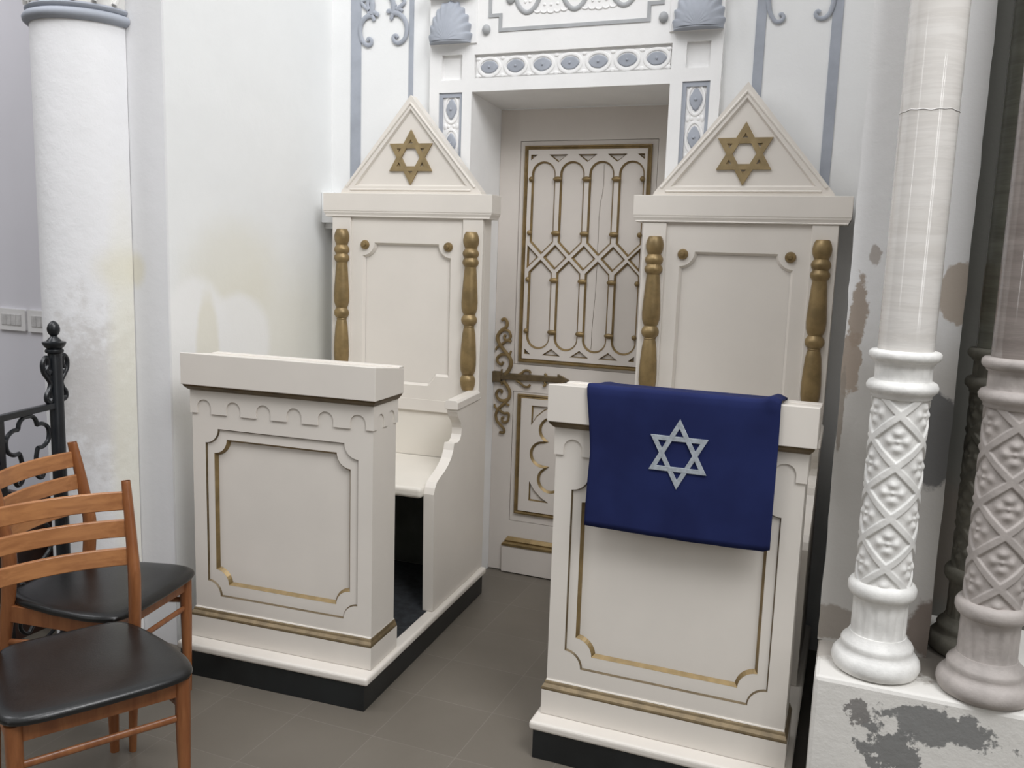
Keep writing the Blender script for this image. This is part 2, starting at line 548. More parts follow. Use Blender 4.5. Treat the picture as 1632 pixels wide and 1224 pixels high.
def tag(o, label, cat, group=None):
    o['label'] = label; o['category'] = cat
    if group: o['group'] = group
    return o


def struct(o):
    o['kind'] = 'structure'; return o


def dup(root, label, loc, rotz):
    r = root.copy(); COL.objects.link(r); r.location = loc; r.rotation_euler = (0, 0, rotz); r['label'] = label
    for ch in list(root.children):
        c = ch.copy(); COL.objects.link(c); c.parent = r
        for g in list(ch.children):
            d = g.copy(); COL.objects.link(d); d.parent = c
    return r


# ============================================================ ROOM
b = MB(); b.box(-5, 5, -7, 1.2, -0.08, 0.0)
struct(b.build('floor', FLOOR))

# back wall with the door opening
b = MB()
zt = 4.2
b.prism([(-0.80, 0), (-0.026, 0), (-0.026, 2.33), (0.878, 2.33), (0.878, 0), (3.4, 0), (3.4, zt), (-0.80, zt)], -0.27, 0.12, 'y')
struct(b.build('wall_back', WALLW))
# left niche wall with the flat pier face
b = MB(); b.box(-0.95, -0.775, -1.36, -0.27, 0, zt)
struct(b.build('wall_left', WALLL))
b = MB(); b.box(-1.33, -0.7755, -1.37, -1.3601, 0, zt); b.box(-1.33, -0.951, -1.36, -0.96, 0, zt)
struct(b.build('wall_left_pier', PIERL))
b = MB(); b.box(-5, -1.331, -0.95, -0.80, 0, zt)
struct(b.build('wall_aisle', AISLE))
# right pier and the dark recess behind the colonettes
def wavy_edge(x, z0, z1, n, amp):
    return [(x + (random.random() - 0.5) * amp, z0 + (z1 - z0) * i / n) for i in range(n + 1)]
b = MB()
b.prism([(x, z) for x, z in reversed(wavy_edge(1.635, 0.5151, zt, 90, 0.004))] + [(x, z) for x, z in wavy_edge(1.925, 0.5151, zt, 60, 0.003)], -1.37, -0.271, 'y')
struct(b.build('wall_right', PIERR, bevel=0.004))
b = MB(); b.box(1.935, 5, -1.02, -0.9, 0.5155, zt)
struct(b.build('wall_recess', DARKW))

# ---- door surround
SUR = struct(bpy.data.objects.new('trim_1', None)); COL.objects.link(SUR)
SUR.location = (0, 0, 0)
holes = [rect(-0.011, 0.871, 2.374, 2.476), rect(-0.172, -0.071, 2.371, 2.480), rect(0.930, 1.027, 2.375, 2.478)]
outer = [(-0.231, 0), (-0.021, 0), (-0.021, 2.317), (0.870, 2.317), (0.870, 0), (1.074, 0), (1.074, zt), (-0.231, zt)]
vb = [rect(-0.184, -0.068, 1.20, 2.317), rect(0.921, 1.033, 1.20, 2.323)]
plate('surround_face', outer, holes + vb, -0.302, -0.285, RELIEF, SUR)
b = MB()
b.prism(outer, -0.285, -0.2705, 'y')
# splayed reveals
b.add([(-0.021, -0.285, 0), (0.0, 0.0, 0), (-0.0255, 0.0, 0), (-0.0255, -0.285, 0), (-0.021, -0.285, 2.317), (0.0, 0.0, 2.317), (-0.0255, 0.0, 2.317), (-0.0255, -0.285, 2.317)],
      [(0, 1, 2, 3), (4, 5, 6, 7), (0, 1, 5, 4), (1, 2, 6, 5), (2, 3, 7, 6), (3, 0, 4, 7)])
b.box(0.870, 0.8775, -0.285, 0.0, 0, 2.317)
b.add([(-0.0255, -0.285, 2.317), (0.8775, -0.285, 2.317), (0.8775, 0.0, 2.287), (-0.0255, 0.0, 2.287), (-0.0255, -0.285, 2.3295), (0.8775, -0.285, 2.3295), (0.8775, 0.0, 2.3295), (-0.0255, 0.0, 2.3295)],
      [(0, 1, 2, 3), (4, 5, 6, 7), (0, 1, 5, 4), (1, 2, 6, 5), (2, 3, 7, 6), (3, 0, 4, 7)])
# raised pilaster blocks beside the upper panel
b.box(-0.231, 0.0, -0.310, -0.3, 2.523, zt); b.box(0.857, 1.074, -0.310, -0.3, 2.518, zt)
b.build('surround_body', RELIEF, SUR, bevel=0.002)
# grey painted channels of the two upright relief strips
for (x0, x1, z1) in ((-0.184, -0.068, 2.317), (0.921, 1.033, 2.323)):
    o = plate('relief_border', rect(x0, x1, 1.2, z1), [rect(x0 + 0.017, x1 - 0.014, 1.22, z1 - 0.020)], -0.296, -0.2851, GREY, SUR)
    b = MB(); xc = (x0 + x1) / 2 + 0.001
    for k in range(7):
        zc = z1 - 0.071 - 0.150 * k
        ring = [(xc + 0.0335 * cos(t * 2 * pi / 20), -0.2895, zc + 0.060 * sin(t * 2 * pi / 20)) for t in range(20)]
        b.tube(ring, 0.0060, 8, closed=True, flat=(0, 1, 0, 0.6))
        for sx in (-1, 1):
            b.ball((xc + sx * 0.030, -0.2865, zc - 0.075), 0.010, 0.006, 0.016)
            b.ball((xc + sx * 0.014, -0.2865, zc - 0.075), 0.009, 0.006, 0.010)
    b.box(x0 + 0.0172, x1 - 0.0142, -0.2890, -0.2852, 1.221, z1 - 0.0202)
    b.build('relief_rings', RELIEF, SUR)
    for k in range(3):
        zc = z1 - 0.071 - 0.150 * k
        b = MB()
        prof = lambda t: 1 + 0.16 * abs(cos(2 * t)) - 0.05 * abs(sin(6 * t))
        n = 28; vs = [(xc, -0.298, zc)]
        for j, (q, yy) in enumerate(((0.45, -0.2975), (0.85, -0.2955), (1.0, -0.2885))):
            for i in range(n):
                t = 2 * pi * i / n
                vs.append((xc + 0.0235 * q * prof(t) * cos(t), yy, zc + 0.041 * q * prof(t) * sin(t)))
        fs = [(0, 1 + i, 1 + (i + 1) % n) for i in range(n)]
        for j in range(2):
            for i in range(n):
                fs.append((1 + j * n + i, 1 + j * n + (i + 1) % n, 1 + (j + 1) * n + (i + 1) % n, 1 + (j + 1) * n + i))
        b.add(vs, fs, True); b.ball((xc, -0.298, zc), 0.007, 0.006, 0.007)
        b.build('rosette', GREY, SUR)
# seven almond rosettes over the door
b = MB()
for k in range(7):
    xc = 0.058 + 0.1249 * k; zc = 2.421
    ring = [(xc + 0.0505 * cos(t * 2 * pi / 24), -0.2925, zc + 0.0375 * sin(t * 2 * pi / 24)) for t in range(24)]
    b.tube(ring, 0.0075, 8, closed=True, flat=(0, 1, 0, 0.6))
for k in range(8):
    xc = -0.004 + 0.1249 * k
    for sz in (-1, 1):
        b.ball((min(max(xc, 0.004), 0.857), -0.292, 2.421 + sz * 0.036), 0.011, 0.004, 0.008)
b.box(-0.004, 0.864, -0.2920, -0.2851, 2.382, 2.464)
b.build('relief_rings', RELIEF, SUR)
for k in range(7):
    xc = 0.058 + 0.1249 * k; zc = 2.421
    b = MB(); n = 32; vs = [(xc, -0.299, zc)]
    def al(t, k=k):
        return (0.041 * cos(t) * (1 + 0.04 * abs(cos(t)) ** 6), 0.0290 * math.copysign(abs(sin(t)) ** 1.15, sin(t)) * (1 - 0.07 * abs(sin(3 * t + k))))
    for q, yy in ((0.3, -0.2960), (0.6, -0.2975), (0.88, -0.2965), (1.0, -0.2915)):
        for i in range(n):
            dx, dz = al(2 * pi * i / n); vs.append((xc + dx * q, yy, zc + dz * q))
    fs = [(0, 1 + i, 1 + (i + 1) % n) for i in range(n)]
    for j in range(3):
        for i in range(n):
            fs.append((1 + j * n + i, 1 + j * n + (i + 1) % n, 1 + (j + 1) * n + (i + 1) % n, 1 + (j + 1) * n + i))
    b.add(vs, fs, True); b.ball((xc, -0.2975, zc), 0.0055, 0.004, 0.0055)
    b.build('rosette', GREY, SUR)
# shells
SH_OUT = [(-0.098, 0.0), (-0.106, 0.030), (-0.096, 0.040), (-0.100, 0.072), (-0.086, 0.080), (-0.086, 0.110), (-0.070, 0.116), (-0.066, 0.142), (-0.048, 0.146), (-0.040, 0.168), (-0.022, 0.166), (0.0, 0.176)]
for xc, z0 in ((-0.127, 2.531), (0.974, 2.524)):
    b = MB(); P = smooth_path([(q[0], q[1], 0) for q in SH_OUT], 5)
    P = [(p.x, p.y) for p in P] + [(-p.x, p.y) for p in reversed(P[:-1])]
    nv = 14; nu = len(P) - 1; vs = []
    for j in range(nv + 1):
        q = j / nv
        for i, (px_, pz_) in enumerate(P):
            rib = 0.5 + 0.5 * cos(2 * pi * 11 * (i / nu))
            xx = px_ * q; zq = pz_ * q
            hh = 0.050 * (1 - q ** 3) ** 0.8 + 0.010 - 0.0022 * (1 - rib) * min(1, q * 1.2) * (0.4 + abs(px_) / 0.10)
            if zq < 0.004: hh = hh * 1.0
            vs.append((xc + xx, -0.311 - max(hh, 0.004), z0 + zq))
    fs = [(j * (nu + 1) + i, j * (nu + 1) + i + 1, (j + 1) * (nu + 1) + i + 1, (j + 1) * (nu + 1) + i) for j in range(nv) for i in range(nu)]
    o0 = len(vs)
    for i in range(nu + 1):
        p_ = vs[nv * (nu + 1) + i]; vs.append((p_[0], -0.3095, p_[2]))
    fs += [(nv * (nu + 1) + i, nv * (nu + 1) + i + 1, o0 + i + 1, o0 + i) for i in range(nu)]
    b.add(vs, fs, True)
    n_ = 24  # curved underside lip
    for (r_, zt_, zb_) in ((0.100, 0.006, -0.006),):
        pts_ = [(xc + r_ * cos(R(180 + 180 * i / n_)), -0.311 + 0.058 * sin(R(180 + 180 * i / n_))) for i in range(n_ + 1)]
        b.prism(pts_, z0 + zb_, z0 + zt_, 'z')
    b.build('shell_ornament', GREY, SUR, angle=40)
b = MB()
for xc in (-0.127, 0.974):
    b.box(xc - 0.105, xc + 0.105, -0.345, -0.3105, 2.715, 2.735); b.box(xc - 0.115, xc + 0.115, -0.36, -0.3105, 2.735, 2.77)
b.build('shell_cap', RELIEF, SUR, bevel=0.004)
# grey stepped line, bosses and scalloped arches of the upper panel
b = MB()
path = [(0.0605, 3.4), (0.0605, 2.634), (0.110, 2.634), (0.110, 2.572), (0.768, 2.572), (0.768, 2.636), (0.822, 2.636), (0.822, 3.4)]
lw = 0.0075
def offset_path(pth, d):
    out = []
    for i in range(len(pth)):
        a = pth[max(i - 1, 0)]; p_ = pth[i]; c = pth[min(i + 1, len(pth) - 1)]
        def nn(u, v):
            l = math.hypot(v[0] - u[0], v[1] - u[1]) or 1; return (-(v[1] - u[1]) / l, (v[0] - u[0]) / l)
        n1 = nn(a, p_) if i > 0 else nn(p_, c); n2 = nn(p_, c) if i < len(pth) - 1 else n1
        k = 1 + n1[0] * n2[0] + n1[1] * n2[1]
        out.append((p_[0] + (n1[0] + n2[0]) * d / k, p_[1] + (n1[1] + n2[1]) * d / k))
    return out
b.prism(offset_path(path, lw) + list(reversed(offset_path(path, -lw))), -0.3065, -0.3021, 'y')
b.build('stepped_line', GREY2, SUR)
b = MB()
for xc in (0.044, 0.829):
    b.ball((xc, -0.305, 2.577), 0.0195, 0.017, 0.0225)
b.ball((0.155, -0.305, 2.705), 0.022, 0.014, 0.03)
b.build('round_boss', GREY2, SUR)
pts = []
for i in range(0, 121):
    t = i / 120; x = 0.128 + t * 0.64
    ph = (x - 0.234) / 0.2135 * 2 * pi
    pts.append((x, -0.303, 2.700 - 0.063 * math.copysign(abs(cos(ph)) ** 0.62, cos(ph))))
b = MB(); b.tube(pts, 0.0105, 10, flat=(0, 1, 0, 0.6))
b.build('wavy_band', GREY2, SUR)
b = MB()
for c in (0.3405, 0.554):
    for k in range(5):
        x = c + (k - 2) * 0.030; zc = 2.640 + 0.0025 * abs(k - 2)
        b.tube([(x + 0.015 * cos(R(a)), -0.303, zc + 0.012 * sin(R(a))) for a in range(180, 361, 20)], 0.0035, 6)
        b.ball((x, -0.303, zc + 0.022), 0.006, 0.003, 0.006)
for c in (0.234, 0.4475, 0.661):
    for k in range(6):
        a = 2 * pi * k / 6
        b.ball((c + 0.022 * cos(a), -0.303, 2.700 + 0.022 * sin(a)), 0.006, 0.003, 0.006)
b.build('lace_relief', RELIEF, SUR)

# ---- painted bands and scrolls on the wall panels
T2 = struct(bpy.data.objects.new('trim_2', None)); COL.objects.link(T2)
b = MB(); b.box(-0.668, -0.612, -0.2740, -0.2702, 0.0, zt); b.box(-0.357, -0.334, -0.2740, -0.2702, 0.0, zt)
b.build('wall_band', GREY, T2)


def scroll_set(conv, sets, parent, y=-0.277, name='scroll_ornament', mat=GREY, flat=0.55):
    b = MB()
    for pts, r0, r1 in sets:
        P = smooth_path([(*conv(*q), 0) for q in pts], 6)
        n = len(P)
        b.tube([(p.x, y, p.y) for p in P], [r0 + (r1 - r0) * i / (n - 1) for i in range(n)], 10, flat=(0, 1, 0, flat))
    return b.build(name, mat, parent)


def cL(px, py):  # crop at 7.65x from (540,0)
    X = 540 + px / 7.65; Y = py / 7.65
    return (-0.667 + (X - 560) * 0.00337, 2.479 + (100 - Y) * 0.00279 - (X - 560) * 0.00016)


scroll_set(cL, [
    ([(450, -120), (405, -40), (418, 60), (405, 180)], 0.013, 0.013),
    ([(405, 185), (335, 215), (283, 290), (270, 390), (295, 490), (350, 548), (400, 545), (408, 490), (372, 470), (362, 500)], 0.012, 0.008),
    ([(405, 150), (450, 160), (478, 175), (470, 200)], 0.010, 0.010), ([(405, 190), (432, 225), (436, 255)], 0.010, 0.009),
    ([(400, 160), (362, 165)], 0.010, 0.009),
    ([(360, -10), (285, 20), (320, 75), (375, 125)], 0.006, 0.010), ([(370, -5), (360, 60), (378, 120)], 0.010, 0.008)], T2)
scroll_set(cL, [
    ([(610, -120), (640, -30), (668, 60), (668, 150)], 0.013, 0.012),
    ([(655, 160), (735, 178), (805, 250), (832, 360), (812, 470), (750, 528), (690, 510), (672, 455), (705, 435), (728, 465)], 0.012, 0.008),
    ([(665, 150), (615, 140), (606, 165)], 0.010, 0.010), ([(660, 175), (650, 225), (662, 238)], 0.010, 0.009),
    ([(700, 110), (760, 130), (775, 150)], 0.009, 0.008), ([(668, 90), (710, 75)], 0.009, 0.006),
    ([(770, -20), (800, 40), (755, 85), (710, 125)], 0.008, 0.010)], T2)

T3 = struct(bpy.data.objects.new('trim_3', None)); COL.objects.link(T3)
b = MB(); b.box(1.193, 1.231, -0.2740, -0.2702, 0.0, zt); b.box(1.476, 1.515, -0.2740, -0.2702, 0.0, zt)
b.build('wall_band', GREY, T3)


def cR(px, py):
    X = 1180 + px / 9.067; Y = py / 9.067
    return (1.193 + (X - 1208) * 0.00234 + Y * 0.00016, 2.626 - (X - 1208) * 0.00017 - Y * 0.00237)


scroll_set(cR, [([(500, -330), (440, -180), (418, -20), (425, 110), (455, 220), (520, 310), (600, 305), (638, 250), (610, 205), (570, 225)], 0.010, 0.007)], T3)
scroll_set(cR, [([(1290, -330), (1340, -180), (1352, -20), (1335, 90), (1290, 200), (1210, 262), (1130, 255), (1098, 205), (1125, 160), (1165, 175)], 0.010, 0.007)], T3)

# wooden filler block between the left chair cornice and the niche wall
b = MB(); b.box(-0.774, -0.705, -0.36, -0.271, 1.727, 1.872); b.box(-0.774, -0.70, -0.33, -0.271, 1.70, 1.727)
struct(b.build('trim_4', WALLW, bevel=0.003))

# ============================================================ DOOR
D = struct(bpy.data.objects.new('door_1', None)); COL.objects.link(D)
b = MB(); b.box(0.0, 0.876, 0.010, 0.055, 0.006, 2.286)
b.build('door_leaf', DOORP, D)
fr_up = rect(0.104, 0.770, 1.071, 2.140); fr_lo = rect(0.107, 0.767, 0.271, 0.936)
plate('door_face', rect(0.0, 0.876, 0.006, 2.286), [fr_up, fr_lo], 0.0, 0.0099, DOORP, D)
for (x0, x1, z0, z1) in ((0.104, 0.770, 1.071, 2.140), (0.107, 0.767, 0.271, 0.936)):
    b = MB()
    b.box(x0 + 0.002, x1 - 0.002, 0.002, 0.0099, z0 + 0.002, z1 - 0.002)
    b.build('panel_frame', DOORP, D, bevel=0.0015)


def gold_frame(x0, x1, z0, z1, w=0.024):
    """profiled picture-frame moulding (two beads)"""
    prof = [(0, 0.002), (0.0, -0.010), (0.007, -0.012), (0.011, -0.006), (0.013, -0.006), (0.018, -0.009), (w, -0.003), (w, 0.002)]
    b = MB(); vs = []; n = len(prof)
    for (d, y) in prof:
        vs += [(x0 + d, y, z0 + d), (x1 - d, y, z0 + d), (x1 - d, y, z1 - d), (x0 + d, y, z1 - d)]
    fs = []
    for k in range(n - 1):
        for i in range(4):
            j = (i + 1) % 4
            fs.append((4 * k + i, 4 * k + j, 4 * k + 4 + j, 4 * k + 4 + i))
    b.add(vs, fs)
    return b.build('gilded_frame', GOLD, D)


gold_frame(0.131, 0.743, 1.085, 2.117)
gold_frame(0.135, 0.739, 0.315, 0.926)
# tracery of the upper panel
cells = [0.2295, 0.3715, 0.5135, 0.6555]; posts = [0.3005, 0.4425, 0.5845]
hs = []
e = 0.0595; zn = 1.598
for c in cells:
    up = arc(c, 1.985, e, 0, 180, 16) + [(c - e, zn + 0.012 + e), (c, zn + 0.012), (c + e, zn + 0.012 + e)]
    lo = arc(c, 1.214, e, 180, 360, 16) + [(c + e, zn - 0.012 - e), (c, zn - 0.012), (c - e, zn - 0.012 - e)]
    hs += [up, lo]
for q in posts:
    hs.append([(q - 0.059, zn), (q, zn - 0.059), (q + 0.059, zn), (q, zn + 0.059)])
xl, xr = 0.158, 0.716
hs.append([(xl + 0.002, zn - 0.055), (xl + 0.059, zn), (xl + 0.002, zn + 0.055)])
hs.append([(xr - 0.002, zn + 0.055), (xr - 0.059, zn), (xr - 0.002, zn - 0.055)])
tri = []
for q in posts:
    tri.append([(q - 0.046, 2.075), (q + 0.046, 2.075), (q, 2.040)])
    tri.append([(q - 0.046, 1.127), (q, 1.160), (q + 0.046, 1.127)])
tri += [[(xl + 0.005, 2.075), (xl + 0.038, 2.075), (xl + 0.005, 2.050)], [(xr - 0.005, 2.075), (xr - 0.005, 2.050), (xr - 0.038, 2.075)],
        [(xl + 0.005, 1.127), (xl + 0.005, 1.152), (xl + 0.034, 1.127)], [(xr - 0.005, 1.127), (xr - 0.034, 1.127), (xr - 0.005, 1.152)]]
TR = plate('tracery', rect(0.150, 0.724, 1.104, 2.098), hs + tri, -0.010, 0.001, DOORP, D)
b = MB()
for h in hs: b.ribbon(h, 0.0082, -0.0115, -0.001)
for h in tri: b.ribbon(h, 0.0055, -0.0110, -0.001)
b.build('gilded_edge', GOLD, TR)
# fine crack in the panel behind
b = MB()
cp = smooth_path([(0.520, 2.03, 0), (0.521, 1.93, 0), (0.508, 1.82, 0), (0.507, 1.66, 0), (0.506, 1.45, 0), (0.499, 1.30, 0), (0.497, 1.17, 0)], 8)
b.tube([(p.x + random.uniform(-.0008, .0008), 0.0015, p.y) for p in cp], 0.0009, 5)
b.build('panel_crack', GOLDD, D)
for zk in (1.962, 1.711, 1.489, 1.240):
    for xk in [0.168] + posts + [0.706]:
        b = MB(); edge = xk in (0.168, 0.706)
        b.ball((xk, -0.012, zk), 0.012 if edge else 0.0235, 0.012, 0.0125)
        b.build('gilded_knob', GOLD, TR)
# lower panel: multifoil
cx, cz = 0.437, 0.633
circ = [(0.277, 0.633), (0.597, 0.633), (0.320, 0.757), (0.554, 0.757), (0.320, 0.508), (0.554, 0.508), (0.437, 0.80), (0.437, 0.466)]
rad = 0.067; foil = []
for i in range(240):
    t = 2 * pi * i / 240; ux, uz = cos(t), sin(t); best = 0
    for (a, c) in circ:
        dx, dz = a - cx, c - cz; pr = dx * ux + dz * uz; q = rad ** 2 - (dx * dx + dz * dz - pr * pr)
        if q > 0: best = max(best, pr + math.sqrt(q))
    foil.append((cx + ux * best, cz + uz * best))
def corner(sx, sz):
    X = lambda x: cx + sx * (x - cx)
    Z = lambda z: cz + sz * (z - cz)
    return [(X(0.212), Z(0.874))] + [(X(x), Z(z)) for x, z in ((0.316, 0.874), (0.275, 0.850), (0.240, 0.818), (0.212, 0.775))]
spand = [corner(1, 1), corner(-1, 1), corner(1, -1), corner(-1, -1)]
TR2 = plate('tracery', rect(0.156, 0.718, 0.334, 0.906), [foil] + spand, -0.010, 0.001, DOORP, D)
b = MB(); b.ribbon(foil, 0.012, -0.0105, -0.001)
for h in spand: b.ribbon(h, 0.0065, -0.0105, -0.001)
b.build('gilded_edge', GOLD, TR2)
# kick board
b = MB(); b.loft_rects([(0.080, 0.80, -0.022, 0.0, 0.006), (0.080, 0.80, -0.022, 0.0, 0.143)])
kb = b.build('kick_board', DOORP, D, bevel=0.002)
b = MB(); b.loft_rects([(0.078, 0.802, -0.026, 0.0, 0.1432), (0.082, 0.80, -0.028, 0.0, 0.156), (0.092, 0.79, -0.016, 0.0, 0.163), (0.094, 0.79, -0.020, 0.0, 0.172), (0.104, 0.78, -0.006, 0.0, 0.188)])
b.build('gilded_moulding', GOLD, kb)


def cD(px, py):  # crop at 6.12x from (770,500), door plane
    X = 770 + px / 6.12; Y = 500 + py / 6.12
    return (0.010 + (X - 790) * 0.00335 - (600 - Y) * 0.00002, 1.0 + (600 - Y) * 0.00316 + (X - 790) * 0.0002)


b = MB()
def barx(x0, x1, h, z):
    b.box(x0, x1, -0.016, 0.001, z - h, z + h)
b.box(0.0, 0.045, -0.022, 0.001, 0.975, 1.030)
b.add([(0.04, -0.016, 0.990), (0.355, -0.014, 0.999), (0.355, -0.014, 1.026), (0.04, -0.016, 1.022), (0.04, 0.001, 0.988), (0.355, 0.001, 0.997), (0.355, 0.001, 1.028), (0.04, 0.001, 1.024)],
      [(0, 1, 2, 3), (4, 7, 6, 5), (0, 4, 5, 1), (3, 2, 6, 7), (0, 3, 7, 4), (1, 5, 6, 2)])
b.prism([(0.340, 0.985), (0.352, 0.992), (0.398, 1.014), (0.352, 1.034), (0.340, 1.040)], -0.016, 0.001, 'y')
HG = b.build('strap_hinge', GOLDD, D, bevel=0.003)
sets = [
    ([(175, 65), (205, 55), (230, 90), (222, 130), (175, 165), (142, 215), (150, 275), (190, 335), (235, 390), (270, 440), (275, 500), (250, 555), (222, 590)], 0.008, 0.011),
    ([(155, 190), (200, 160), (248, 172), (268, 220), (245, 258), (212, 245), (205, 215), (225, 215)], 0.007, 0.006),
    ([(275, 270), (235, 262), (185, 295), (140, 325), (125, 350)], 0.007, 0.006), ([(240, 255), (265, 235), (262, 205)], 0.006, 0.005),
    ([(240, 395), (185, 395), (145, 425), (148, 470), (185, 492), (200, 465)], 0.008, 0.007),
    ([(240, 400), (265, 385), (275, 358)], 0.008, 0.005), ([(185, 580), (190, 535)], 0.007, 0.004),
    ([(205, 650), (245, 700), (272, 760), (262, 820), (215, 845), (165, 830), (140, 780), (160, 742), (195, 745), (190, 770)], 0.010, 0.006),
    ([(262, 820), (225, 865), (170, 920), (142, 975), (152, 1040), (190, 1085), (222, 1120), (222, 1155), (180, 1155)], 0.008, 0.007),
    ([(235, 855), (250, 880), (272, 882)], 0.006, 0.005), ([(158, 930), (130, 905), (124, 878)], 0.006, 0.005),
    ([(170, 930), (215, 965), (262, 965), (268, 1000), (255, 1045), (215, 1055), (200, 1015), (222, 1005)], 0.007, 0.006),
    ([(195, 690), (185, 660)], 0.006, 0.006),
    ([(330, 600), (375, 575), (415, 545), (455, 550), (468, 572)], 0.006, 0.006), ([(330, 640), (375, 670), (415, 700), (450, 700), (466, 680)], 0.006, 0.006),
    ([(600, 610), (618, 590), (600, 572)], 0.007, 0.006), ([(600, 650), (612, 675), (592, 692)], 0.007, 0.006),
    ([(770, 625), (778, 612), (768, 600)], 0.006, 0.006), ([(770, 655), (778, 670), (765, 680)], 0.006, 0.006)]
b2 = MB()
for pts, r0, r1 in sets:
    P = smooth_path([(*cD(*q), 0) for q in pts], 6); n = len(P)
    b2.tube([(q.x, -0.009, q.y) for q in P], [r0 + (r1 - r0) * i / (n - 1) for i in range(n)], 8, flat=(0, 1, 0, 0.8))
b2.build('scrollwork', GOLD, HG)

# ============================================================ THRONES AND DESKS
UL = ((-0.217, -1.441, 0), R(3.29)); UR = ((1.194, -1.430, 0), R(-0.01))

# --- platform
pl = thing('platform', 'white timber platform on black kickboard carrying the left desk and chair', 'platform', *UL, group='low white platforms')
b = MB(); b.box(-0.387, 0.387, -0.077, 1.10, 0.0, 0.0948)
b.build('kickboard', BLACKP, pl, bevel=0.002)
b = MB(); b.box(-0.401, 0.401, -0.083, 1.118, 0.095, 0.126)
b.build('platform_top', CREAM, pl, bevel=0.011, segs=4)
b = MB(); b.box(-0.352, 0.352, 0.194, 1.024, 0.1262, 0.1275)
b.build('floor_mat', CARPET, pl)
dup(pl, 'white timber platform on black kickboard carrying the desk with the blue cloth', *UR)

# --- desk
dk = thing('reading_desk', 'white panelled prayer desk with bare top, in front of the left high-backed chair', 'desk', (UL[0][0], UL[0][1], 0.1265), UL[1], 'panelled prayer desks')
Z0 = -0.1265
def zz(z): return z + Z0
Po = notched(-0.316, 0.316, zz(0.293), zz(0.936), 0.055)
Pi = notched(-0.283, 0.283, zz(0.339), zz(0.898), 0.055)
b = MB(); b.box(-0.3724, 0.3724, 0.020, 0.178, zz(0.1268), zz(1.090))
b.build('desk_body', CREAM, dk)
fp = plate('front_panel', rect(-0.3724, 0.3724, zz(0.1268), zz(1.090)), [Po], 0.0, 0.0199, CREAM, dk)
plate('inner_frame', inset(Po, 0.004), [Pi], 0.0065, 0.0199, CREAM, fp)
b = MB(); b.ribbon(Po, 0.0042, -0.0003, 0.0066)
b.build('gilded_line', GOLDD, fp)
b = MB(); b.ribbon(Pi, 0.0095, 0.0062, 0.0197)
b.build('gilded_moulding', GOLD, fp)
# plinth with gold ogee
b = MB(); b.box(-0.3826, 0.3826, -0.0213, 0.189, zz(0.1268), zz(0.2105))
b.build('desk_plinth', CREAM, dk, bevel=0.0015)
b = MB()
pr = [(0.0215, 0.2106), (0.0220, 0.2150), (0.0200, 0.2195), (0.0150, 0.2240), (0.0105, 0.2275), (0.0075, 0.2330), (0.0045, 0.2365)]
b.loft_rects([(-0.3724 - d * 0.48, 0.3724 + d * 0.48, -d, 0.184, zz(z)) for d, z in pr])
b.build('gilded_base_moulding', GOLDB, dk)
b = MB()
b.loft_rects([(-0.3730, 0.3730, -0.0046, 0.184, zz(0.2366)), (-0.3728, 0.3728, -0.0030, 0.183, zz(0.2400))])
b.build('fillet', CREAM, dk)
# arcaded frieze
def arcade(u0, u1, centres, hw, zb, zs, ztop):
    pts = [(u0, zb)]
    for c in centres:
        pts += [(c - hw, zb)] + arc(c, zs, hw, 180, 0, 10) + [(c + hw, zb)]
    pts += [(u1, zb), (u1, ztop), (u0, ztop)]
    return pts
b = MB()
b.prism(arcade(-0.3770, 0.3770, [-0.3165 + 0.1266 * k for k in range(6)], 0.0305, zz(0.990), zz(1.0115), zz(1.0905)), -0.0050, -0.0002, 'y')
for x0, x1 in ((0.3725, 0.3770), (-0.3770, -0.3725)):
    b.prism(arcade(-0.0002, 0.184, [0.048, 0.130], 0.0255, zz(0.990), zz(1.016), zz(1.0905)), x0, x1, 'x')
b.build('arcaded_frieze', CREAM, dk)
# gold strip under the top
b = MB()
b.loft_rects([(-0.379, 0.379, -0.009, 0.184, zz(1.0760)), (-0.382, 0.382, -0.014, 0.185, zz(1.0800)), (-0.390, 0.390, -0.0245, 0.187, zz(1.0900)), (-0.392, 0.392, -0.0260, 0.188, zz(1.0966))])
b.build('gilded_cornice', GOLDD, dk)
b = MB()
vs = [(-0.396, -0.032, zz(1.0968)), (0.396, -0.032, zz(1.0968)), (0.396, 0.189, zz(1.0968)), (-0.396, 0.189, zz(1.0968)),
      (-0.396, -0.032, zz(1.2137)), (0.396, -0.032, zz(1.2137)), (0.396, 0.189, zz(1.1880)), (-0.396, 0.189, zz(1.1880))]
b.add(vs, [(0, 3, 2, 1), (4, 5, 6, 7), (0, 1, 5, 4), (1, 2, 6, 5), (2, 3, 7, 6), (3, 0, 4, 7)])
top = b.build('desk_top', CREAM, dk, bevel=0.0025)
b = MB(); b.box(-0.396, 0.396, 0.150, 0.189, zz(1.1885), zz(1.1960))
b.build('back_lip', CREAM, top, bevel=0.0015)
dup(dk, 'white panelled prayer desk draped with a navy cloth, in front of the right high-backed chair', (UR[0][0], UR[0][1], 0.1265), UR[1])

# --- high-backed chair
th = thing('high_backed_chair', 'tall white armchair with gabled back and gold turned columns, left of the door', 'armchair', (UL[0][0], UL[0][1], 0.1265), UL[1], 'gabled high-backed chairs')
zb0 = zz(0.1277)
b = MB(); b.box(-0.376, 0.376, 1.040, 1.118, zb0, zz(1.7535))
bk = b.build('backrest', CREAM, th)
